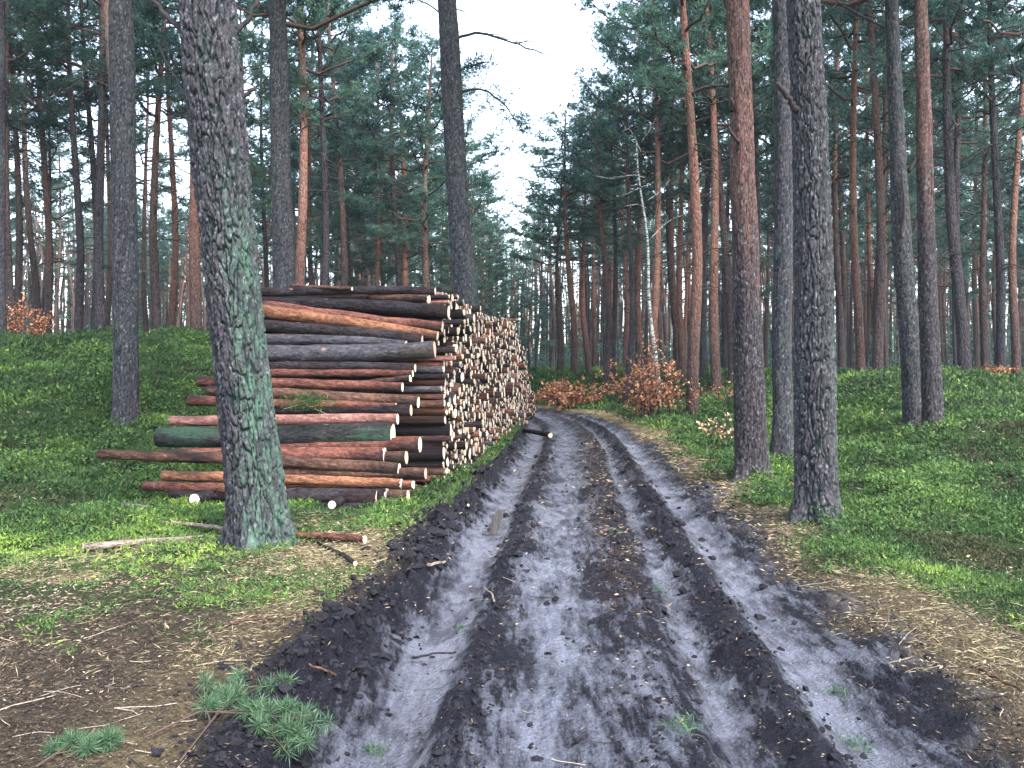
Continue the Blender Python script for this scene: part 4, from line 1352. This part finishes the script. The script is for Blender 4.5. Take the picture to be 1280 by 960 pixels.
# ------------------------------------------------------------------ loose logs and sticks on the ground
def ground_log(label, pa, pb, d, bark, name="log", cut=1, group="loose logs on the ground", lift=0.6, cat="log"):
    def gp(p):
        Y = 8.0
        for _ in range(12):
            X = (p[0] - 640) / F * Y
            h = tz(X, Y) + 0.03
            Y = min(max((EYE - h) * F / max(8, p[1] - HOR), 2), 60)
        return Vector(((p[0] - 640) / F * Y, Y, h))
    a = gp(pa); b = gp(pb)
    r = d / F * a.y / 2
    a.z += r * lift; b.z += r * lift
    L = (b - a).length
    V, Q, C, mi = log_body(L, r, r * 0.75, 12, 10, int(pa[0] * 7 + pb[0]), 0.012)
    o = link(name, mk(name, V, [Q, C], [M_LOG[bark] if bark in M_LOG else bark, M_CUT[cut]], mi), None, a)
    xaxis = (a - b).normalized(); zaxis = Vector((0, 0, 1)); yaxis = zaxis.cross(xaxis).normalized(); zaxis = xaxis.cross(yaxis)
    o.rotation_euler = Matrix((xaxis, yaxis, zaxis)).transposed().to_euler()
    tag(o, label, cat, group)
    Vc, Qc, Tc = cut_disc(r, 5, 12)
    if d >= 6:
        link("cut_end", mk("cut_end", Vc, [Qc, Tc], [M_CUT[cut]], None, False), o)
    return o


ground_log("pale fallen pole on the moss left of the mossy leaning pine", (104, 687), (288, 673), 10, 'pale')
ground_log("red fallen pole on the grass right of the mossy leaning pine", (456, 678), (340, 671), 11, 'red')
ground_log("thin pale pole half sunk in moss behind the fallen pale pole", (290, 664), (196, 653), 6, 'pale')
ground_log("short pale stick on the moss below the jutting log", (150, 633), (216, 639), 6, 'pale')
ground_log("short grey stick on the moss at the far left", (82, 662), (107, 657), 4, 'pale', "stick", cat="stick", group="sticks lying about")
ground_log("dark dead branch on the ground right of the mossy pine's foot", (444, 706), (398, 680), 6, 'dark', "stick", cat="stick", group="sticks lying about")
ground_log("dark log lying on the verge at the far end of the pile", (688, 546), (655, 540), 7, 'dark')
ground_log("thin brown stick on the straw near the muddy edge", (345, 775), (280, 779), 3.5, 'brown', "stick", cat="stick", group="sticks lying about")
ground_log("curved pale stick in the near wheel rut", (535, 707), (558, 703), 4, 'pale', "stick", cat="stick", group="sticks lying about")
ground_log("small pale stick on the rut's inner edge", (618, 752), (604, 733), 3, 'pale', "stick", cat="stick", group="sticks lying about")
ground_log("dark twig lying across the pale wheel rut", (515, 823), (570, 815), 3, 'dark', "stick", cat="stick", group="sticks lying about")
ground_log("thin pale twig on the dark berm", (420, 845), (380, 829), 3.5, 'brown', "stick", cat="stick", group="sticks lying about")
ground_log("pale chip of wood on the moss at the left edge", (10, 658), (0, 658), 4, 'pale', "stick", cat="stick", group="sticks lying about")
ground_log("reddish stick on the right verge near the photo's edge", (1225, 838), (1278, 864), 4, 'brown', "stick", cat="stick", group="sticks lying about")

# dead twig standing in the straw
def standing(label, pa, pb, Y, r):
    a = px(*pa, Y); a.z = tz(a.x, Y) - 0.03; b = px(*pb, Y)
    m = Mix()
    P = np.array([(0, 0, 0), ((b - a) * 0.5 + Vector((0.012, 0, 0)))[:], (b - a)[:]])
    m.tube(P, np.array([r, r * .8, r * .5]), 5, True)
    m.tube(np.array([P[1], P[1] + np.array([0.05, 0.02, 0.07])]), np.array([r * .5, r * .3]), 4, False)
    tag(link("stick", m.mesh("stick", [M_DEAD]), None, a), label, "stick", "sticks lying about")


standing("dead twig standing upright in the straw below the mossy pine", (284, 768), (272, 742), 5.9, 0.008)
standing("bare twig standing in the moss at the left", (50, 560), (52, 535), 13.0, 0.012)


# ------------------------------------------------------------------ fallen pine sprays and sprigs
def spray(label, stem_pts, nside, seed, nl=0.075, scale=1.0, mat=None, dens=26):
    rng = np.random.default_rng(seed)
    P = np.array([(x, y, tz(x, y) + dz) for x, y, dz in stem_pts])
    base = P[0].copy()
    root = tag(link("pine_spray", None, None, base), label, "branch", "green pine sprays")
    Pl = P - base
    t = np.linspace(0, 1, len(Pl)); tt = np.linspace(0, 1, 10)
    C = np.stack([np.interp(tt, t, Pl[:, i]) for i in range(3)], 1)
    m = Mix(); m.tube(C, np.linspace(0.005, 0.0025, 10) * scale, 5, True)
    pts = []; L = np.linalg.norm(C[-1])
    ends = [(C[6], C[9])]
    for q in range(nside):
        u = rng.uniform(0.3, 0.95); b = np.array([np.interp(u, tt, C[:, i]) for i in range(3)])
        d = (C[-1] - C[0]) / L + rng.normal(0, 0.75, 3) * np.array([1, 1, 0.35]); d[2] = abs(d[2]) * 0.5
        e = b + d * L * rng.uniform(0.14, 0.3)
        m.tube(np.stack([b, (b + e) / 2, e]), np.array([0.003, 0.0025, 0.002]) * scale, 4, False)
        ends.append((b + (e - b) * 0.55, e))
    link("twig", m.mesh("twig", [M_LIMB]), root)
    for b, e in ends:
        u = rng.uniform(0, 1, dens) ** 0.6
        pts.append(b + (e - b) * u[:, None])
    pts = np.vstack(pts)
    V, Q, c_ = blades(pts, 7, nl, 0.0014, up=0.10, spread=0.006, rng=rng)
    c = Mix(); c.add(V, Q, None, 0, np.clip(np.repeat(rng.normal(0.5, 0.25, c_), 4), 0, 1))
    link("foliage", c.mesh("foliage", [mat or M_SPRIG], True, "tint"), root)


def gxy(x, y):
    Y = (EYE - 0.08) * F / (y - HOR)
    return (x - 640) / F * Y, Y


def stem_px(*pts):
    out = []
    for x, y, dz in pts:
        X, Y = gxy(x, y); out.append((X, Y, dz))
    return out


spray("green pine spray lying on the dark mud at the lower left", stem_px((180, 952, 0.02), (250, 925, 0.05), (320, 930, 0.06), (362, 955, 0.07)), 15, 1, dens=26, nl=0.06)
spray("second green pine spray beside it, reaching up the mud berm", stem_px((225, 985, 0.02), (265, 930, 0.04), (300, 890, 0.06)), 11, 2, dens=24, nl=0.06)
spray("green pine sprig cut by the photo's lower left edge", stem_px((45, 990, 0.02), (85, 966, 0.03), (128, 966, 0.04)), 9, 3, dens=24, nl=0.06)
# the green clump that hangs on the pile
g0 = px(385, 503, 10.55)
rg = np.random.default_rng(8)
root = tag(link("pine_spray", None, None, g0), "green clump of needles caught on the logs at mid height", "branch", "green pine sprays")
m = Mix()
for q in range(7):
    e = rg.normal(0, 0.11, 3) * np.array([1.4, 0.4, 0.5]); e[1] = -abs(e[1]) - 0.03
    m.tube(np.stack([np.zeros(3), e * 0.5 + rg.normal(0, .02, 3), e]), np.array([0.006, 0.004, 0.003]), 4, False)
link("twig", m.mesh("twig", [M_STICK]), root)
pts = rg.normal(0, 1, (170, 3)) * np.array([0.16, 0.05, 0.05]) + np.array([0, -0.09, 0.0])
V, Q, c_ = blades(pts, 6, 0.07, 0.004, 0.1, rng=rg)
c = Mix(); c.add(V, Q, None, 0, np.clip(np.repeat(rg.normal(0.35, 0.2, c_), 4), 0, 1)); link("foliage", c.mesh("foliage", [M_MOSS], True, "tint"), root)

# ------------------------------------------------------------------ ground cover
def scatter(n, y0, y1, rng, umax=0.72, power=0.0):
    """points spread over the ground in view, thinning out with distance"""
    ly = rng.uniform(math.log(y0), math.log(y1), n)
    Y = np.exp(ly); X = rng.uniform(-umax, umax, n) * (Y + 1.0)
    return X, Y


def in_pile(X, Y):
    fx = face_xy(Y)
    return (Y > 10.4) & (Y < 31) & (X < fx - 0.12) & (X > fx - 2.9)


rng = np.random.default_rng(77)
X, Y = scatter(300000, 3.0, 60, rng)
s_, al_ = lateral(X, Y)
md, ms, st, pl_ = zones(X, Y, s_, al_)
clump = fbm(X * 1.6, Y * 1.6, 3, 41)
hollow = fbm(X * 0.9, Y * 0.9, 2, 45)
keep = (rng.random(len(X)) < ms ** 1.5 * (0.25 + 0.75 * S(0.28, 0.46, clump)) * 0.95) & ~in_pile(X, Y)
X, Y, clump, s_, hollow = X[keep], Y[keep], clump[keep], s_[keep], hollow[keep]
X, Y, clump, s_, hollow = (a[:118000] for a in (X, Y, clump, s_, hollow))
Z = terrain(X, Y)
sz = np.clip(0.0036 * Y, 0.018, 0.13)
tall = S(0.40, 0.62, clump)
P = np.stack([X, Y, Z + sz * 0.3 + 0.10 * tall * np.sqrt(rng.random(len(X))) * S(5, 10, Y)], 1)
N = 5
V, Q, c_ = blades(P, N, sz * 1.5, sz * 0.30, up=0.75, spread=sz * 0.8, rng=rng, tri=True)
# bright cushions of fresh moss close by, dull green bilberry further off
bright = np.exp(-(((X + 3.6) / 1.7) ** 2 + ((Y - 6.9) / 0.55) ** 2)) + 0.8 * np.exp(-(((X - 2.55) / 0.35) ** 2 + ((Y - 6.6) / 0.9) ** 2)) + 0.7 * np.exp(-(((X - 3.0) / 0.3) ** 2 + ((Y - 5.1) / 0.4) ** 2))
patch = S(0.55, 0.75, fbm(X * 0.55, Y * 0.55, 3, 47))
tint = 0.16 + 0.74 * (fbm(X * 1.3, Y * 1.3, 3, 43) - 0.1) - 0.25 * patch + 0.42 * bright * S(0.3, 0.6, fbm(X * 4, Y * 4, 2, 48)) + 0.12 * (tall - 0.5)
tt_ = np.clip(np.repeat(np.repeat(tint, N) + rng.normal(0, 0.13, c_), 3), 0, 1)
m = Mix(); m.add(V, None, Q, 0, tt_)
tag(link("moss", m.mesh("moss", [M_MOSS], True, "tint")), "deep moss and bilberry covering both banks", None, None, "stuff")

# bilberry shoots standing up out of the moss
X, Y = scatter(70000, 5.5, 34, rng)
s_, al_ = lateral(X, Y)
md, ms, st, pl_ = zones(X, Y, s_, al_)
keep = (rng.random(len(X)) < ms ** 2 * S(0.50, 0.66, fbm(X * 0.8, Y * 0.8, 3, 141)) * 0.9) & ~in_pile(X, Y) & (Y > 6.6 + 1.5 * (X < 0)) & ~((X < -0.5) & (X > -5.2) & (Y < 11.5))
X, Y = X[keep][:10000], Y[keep][:10000]
Z = terrain(X, Y)
hgt = rng.uniform(0.08, 0.24, len(X))
sz = np.clip(0.0045 * Y, 0.03, 0.11)
P = np.concatenate([np.stack([X + rng.normal(0, .03, len(X)), Y + rng.normal(0, .03, len(X)), Z + hgt * f], 1) for f in (0.55, 1.0)])
V, Q, c_ = blades(P, 4, np.tile(sz, 2), np.tile(sz, 2) * 0.32, up=0.5, spread=np.tile(sz, 2) * 0.7, rng=rng, tri=True)
tn = 0.15 + 0.6 * fbm(X * 0.7, Y * 0.7, 3, 143)
m = Mix(); m.add(V, None, Q, 0, np.clip(np.repeat(np.repeat(np.tile(tn, 2), 4) + rng.normal(0, 0.12, c_), 3), 0, 1))
tag(link("bilberry_undergrowth", m.mesh("bilberry_undergrowth", [M_MOSS], True, "tint")), "bilberry shoots standing out of the moss on both banks", None, None, "stuff")

# grass between pile and track, and thin tufts along the verges
X, Y = scatter(90000, 4.0, 34, rng, 0.3)
s_, al_ = lateral(X, Y)
fxx = face_xy(Y)
dens_g = ((X > fxx - 0.1) & (s_ < -1.55) & (Y > 8.8)) * (0.5 + fbm(X * 2, Y * 2, 2, 52)) + 0.10 * ((s_ > 1.9) & (s_ < 2.8))
keep = rng.random(len(X)) < dens_g * 0.8
X, Y = X[keep][:14000], Y[keep][:14000]
Z = terrain(X, Y)
sz = np.clip(0.009 * Y, 0.07, 0.22)
V, Q, c_ = blades(np.stack([X, Y, Z - 0.01], 1), 6, sz, sz * 0.05, up=1.3, spread=sz * 0.2, rng=rng, droop=0.2)
m = Mix(); m.add(V, Q, None, 0, np.clip(np.repeat(np.repeat(0.15 + 0.6 * fbm(X * 1.5, Y * 1.5, 2, 55), 6) + rng.normal(0, 0.12, c_), 4), 0, 1))
tag(link("grass", m.mesh("grass", [M_GRASS], True, "tint")), "tufted green grass between the log pile and the track", None, None, "stuff")

# straw
X, Y = scatter(90000, 4.2, 34, rng, 0.5)
s_, al_ = lateral(X, Y)
md, ms, st, pl_ = zones(X, Y, s_, al_)
keep = rng.random(len(X)) < np.clip(st * 1.1 + 0.06 * (1 - md), 0, 1) * (1 - md) * 0.55
X, Y = X[keep][:19000], Y[keep][:19000]
Z = terrain(X, Y)
sz = np.clip(0.012 * Y, 0.07, 0.25)
V, Q, c_ = blades(np.stack([X, Y, Z + 0.006], 1), 4, sz, sz * 0.022, up=0.16, spread=0.03, rng=rng, droop=0.1, flat=True)
m = Mix(); m.add(V, Q, None, 0, np.clip(np.repeat(rng.normal(0.55, 0.25, c_), 4), 0, 1))
tag(link("dry_grass", m.mesh("dry_grass", [M_STRAW], True, "tint")), "flattened dry grass along the verges and under the leaning pine", None, None, "stuff")

# needles, bark crumbs, twigs
X, Y = scatter(170000, 2.6, 22, rng, 0.72)
s_, al_ = lateral(X, Y)
md, ms, st, pl_ = zones(X, Y, s_, al_)
w_ = np.clip((1 - md) * (1 - 0.75 * ms) + 0.10 * md * (1 - pl_) + 0.3 * md * bump(s_, 0.13, 0.2) * S(5, 7, Y), 0, 1)
keep = rng.random(len(X)) < w_ * 0.8
X, Y = X[keep][:56000], Y[keep][:56000]
Z = terrain(X, Y)
sz = np.clip(0.006 * Y, 0.022, 0.09)
V, Q, c_ = blades(np.stack([X, Y, Z + 0.004], 1), 2, sz, sz * 0.11, up=0.12, spread=sz * 0.8, rng=rng, flat=True)
tint = np.clip(np.repeat(0.75 * fbm(X * 1.4, Y * 1.4, 3, 91) - 0.02, 2) + rng.normal(0, 0.17, c_) + (rng.random(c_) < 0.025) * 0.5, 0, 1)
m = Mix(); m.add(V, Q, None, 0, np.repeat(tint, 4))
tag(link("needle_litter", m.mesh("needle_litter", [M_LITTER], True, "tint")), "brown needles and crumbs of bark strewn over the forest floor", None, None, "stuff")

# thin twigs lying in the litter
X, Y = scatter(6000, 3.0, 12, rng, 0.66)
s_, al_ = lateral(X, Y)
md, ms, st, pl_ = zones(X, Y, s_, al_)
keep = rng.random(len(X)) < (1 - md) * (1 - 0.8 * ms) + 0.05 * md
X, Y = X[keep][:620], Y[keep][:620]
m = Mix()
for x_, y_ in zip(X, Y):
    a_ = rng.uniform(0, 6.28); L_ = rng.uniform(0.06, 0.28)
    xs_ = x_ + np.linspace(-.5, .5, 4) * L_ * math.cos(a_) + rng.normal(0, .006, 4); ys_ = y_ + np.linspace(-.5, .5, 4) * L_ * math.sin(a_) + rng.normal(0, .006, 4)
    zs_ = terrain(xs_, ys_) + 0.008
    m.tube(np.stack([xs_, ys_, zs_], 1), np.full(4, rng.uniform(0.0012, 0.003)), 4, False, int(rng.random() < 0.2))
tag(link("twig_litter", m.mesh("twig_litter", [M_DEAD, M_STICK])), "thin dead twigs lying in the needle litter", None, None, "stuff")

# fallen pale leaves and wood chips
X, Y = scatter(1500, 3.2, 20, rng, 0.62)
s_, al_ = lateral(X, Y)
keep = (np.abs(s_) > 1.25) | (rng.random(len(X)) < 0.15)
X, Y = X[keep], Y[keep]
keep = ~in_pile(X, Y); X, Y = X[keep][:170], Y[keep][:170]
Z = terrain(X, Y)
V, Q, c_ = blades(np.stack([X, Y, Z + 0.03], 1), 1, np.clip(0.006 * Y, 0.03, 0.08), np.clip(0.0014 * Y, 0.006, 0.018), up=0.35, rng=rng)
m = Mix(); m.add(V, Q, None, 0, np.clip(np.repeat(rng.normal(0.3, 0.4, c_), 4), 0, 1))
tag(link("fallen_leaves", m.mesh("fallen_leaves", [M_PALE_LEAF], True, "tint")), "pale fallen leaves and chips dotted over the ground", None, None, "stuff")

# clods of churned mud
ICO_V = np.array([(-1, 1.618, 0), (1, 1.618, 0), (-1, -1.618, 0), (1, -1.618, 0), (0, -1, 1.618), (0, 1, 1.618), (0, -1, -1.618), (0, 1, -1.618), (1.618, 0, -1), (1.618, 0, 1), (-1.618, 0, -1), (-1.618, 0, 1)]) / 1.9
ICO_F = np.array([(0, 11, 5), (0, 5, 1), (0, 1, 7), (0, 7, 10), (0, 10, 11), (1, 5, 9), (5, 11, 4), (11, 10, 2), (10, 7, 6), (7, 1, 8), (3, 9, 4), (3, 4, 2), (3, 2, 6), (3, 6, 8), (3, 8, 9), (4, 9, 5), (2, 4, 11), (6, 2, 10), (8, 6, 7), (9, 8, 1)])
X, Y = scatter(90000, 2.6, 20, rng, 0.6)
s_, al_ = lateral(X, Y)
w_ = 1.0 * bump(s_, -1.58, 0.22) + 0.45 * bump(s_, -0.72, 0.1) + 0.5 * bump(s_, 0.76, 0.12) + 0.3 * bump(s_, 0.2, 0.15) + 0.12 * bump(s_, 1.6, 0.2) + 0.03 * (np.abs(s_) < 1.5)
keep = rng.random(len(X)) < w_ * fbm(X * 2, Y * 2, 2, 66) * 1.1
X, Y, s_ = X[keep][:17000], Y[keep][:17000], s_[keep][:17000]
n = len(X)
Z = terrain(X, Y)
r = np.clip(rng.lognormal(math.log(0.011), 0.45, n), 0.004, 0.028) * np.clip(Y / 5, 0.8, 1.8) * (1 + 0.3 * (s_ < -1.2))
V = ICO_V[None] * (1 + rng.normal(0, 0.33, (n, 12, 1))) * r[:, None, None] * rng.uniform(0.6, 1.3, (n, 1, 3)) * np.array([1, 1, 0.75])
a = rng.uniform(0, 6.28, n); ca, sa = np.cos(a)[:, None], np.sin(a)[:, None]
V = np.stack([V[:, :, 0] * ca - V[:, :, 1] * sa, V[:, :, 0] * sa + V[:, :, 1] * ca, V[:, :, 2]], -1) + np.stack([X, Y, Z + r * 0.25], 1)[:, None, :]
Fq = (ICO_F[None] + (np.arange(n) * 12)[:, None, None]).reshape(-1, 3)
tag(link("mud", mk("mud", V.reshape(-1, 3), Fq, M_CLOD, None, False)), "clods of churned black mud along the ruts and the berm", None, None, "stuff")


# small tufts of grass growing on the track
def tuft(label, x, y, wd):
    X, Y = gxy(x, y)
    X, Y = float(X), float(Y)
    rg_ = np.random.default_rng(int(x + y))
    P = rg_.normal(0, wd * 0.33, (40, 3)) * np.array([1, 1, 0])
    V, Q, c_ = blades(P, 3, wd * 0.45, 0.0020, up=0.8, rng=rg_, droop=0.25)
    me = mk("grass_tuft", V, Q, M_SPRIG, None, True, {"tint": np.clip(np.repeat(rg_.normal(0.45, 0.2, c_), 4), 0, 1)})
    tag(link("grass_tuft", me, None, (X, Y, tz(X, Y))), label, "grass tuft", "green tufts growing on the track")


for lab, x, y, wd in [("green tuft in the middle of the track near the lower edge", 855, 900, 0.14), ("green tuft at the right rut, nearer one of two", 1068, 888, 0.13),
                      ("green tuft at the right rut, farther one of two", 1048, 832, 0.12), ("green tuft in the left rut below the twig", 467, 896, 0.10),
                      ("green tuft lowest in the left rut", 460, 942, 0.10), ("green tuft at the lower edge left of the left rut", 432, 958, 0.12),
                      ("tiny green tuft half way up the left rut", 577, 757, 0.07), ("faint tuft on the brown ridge of the track", 768, 664, 0.10), ("small tuft in the dark rough middle of the track", 820, 722, 0.12)]:
    tuft(lab, x, y, wd)


# ------------------------------------------------------------------ damp air between the trunks
hz = bpy.data.materials.new("damp_air"); hz.use_nodes = True
hn = hz.node_tree; hn.nodes.clear()
pv_ = hn.nodes.new("ShaderNodeVolumePrincipled"); ho = hn.nodes.new("ShaderNodeOutputMaterial")
pv_.inputs["Color"].default_value = (0.80, 0.88, 0.95, 1)
pv_.inputs["Density"].default_value = HAZE
pv_.inputs["Anisotropy"].default_value = 0.1
hn.links.new(pv_.outputs[0], ho.inputs["Volume"])
gm = gz.min()
hv = np.array([(x, y, z) for x in (gx[0] - 2, gx[-1] + 2) for y in (gy[0] - 2, gy[-1] + 2) for z in (gm - 1.0, 27.0)], float)
hf = np.array([(0, 1, 3, 2), (4, 6, 7, 5), (0, 4, 5, 1), (2, 3, 7, 6), (0, 2, 6, 4), (1, 5, 7, 3)])
tag(link("haze", mk("haze", hv, hf, hz, None, False)), "thin damp haze hanging among the pines", None, None, "stuff")
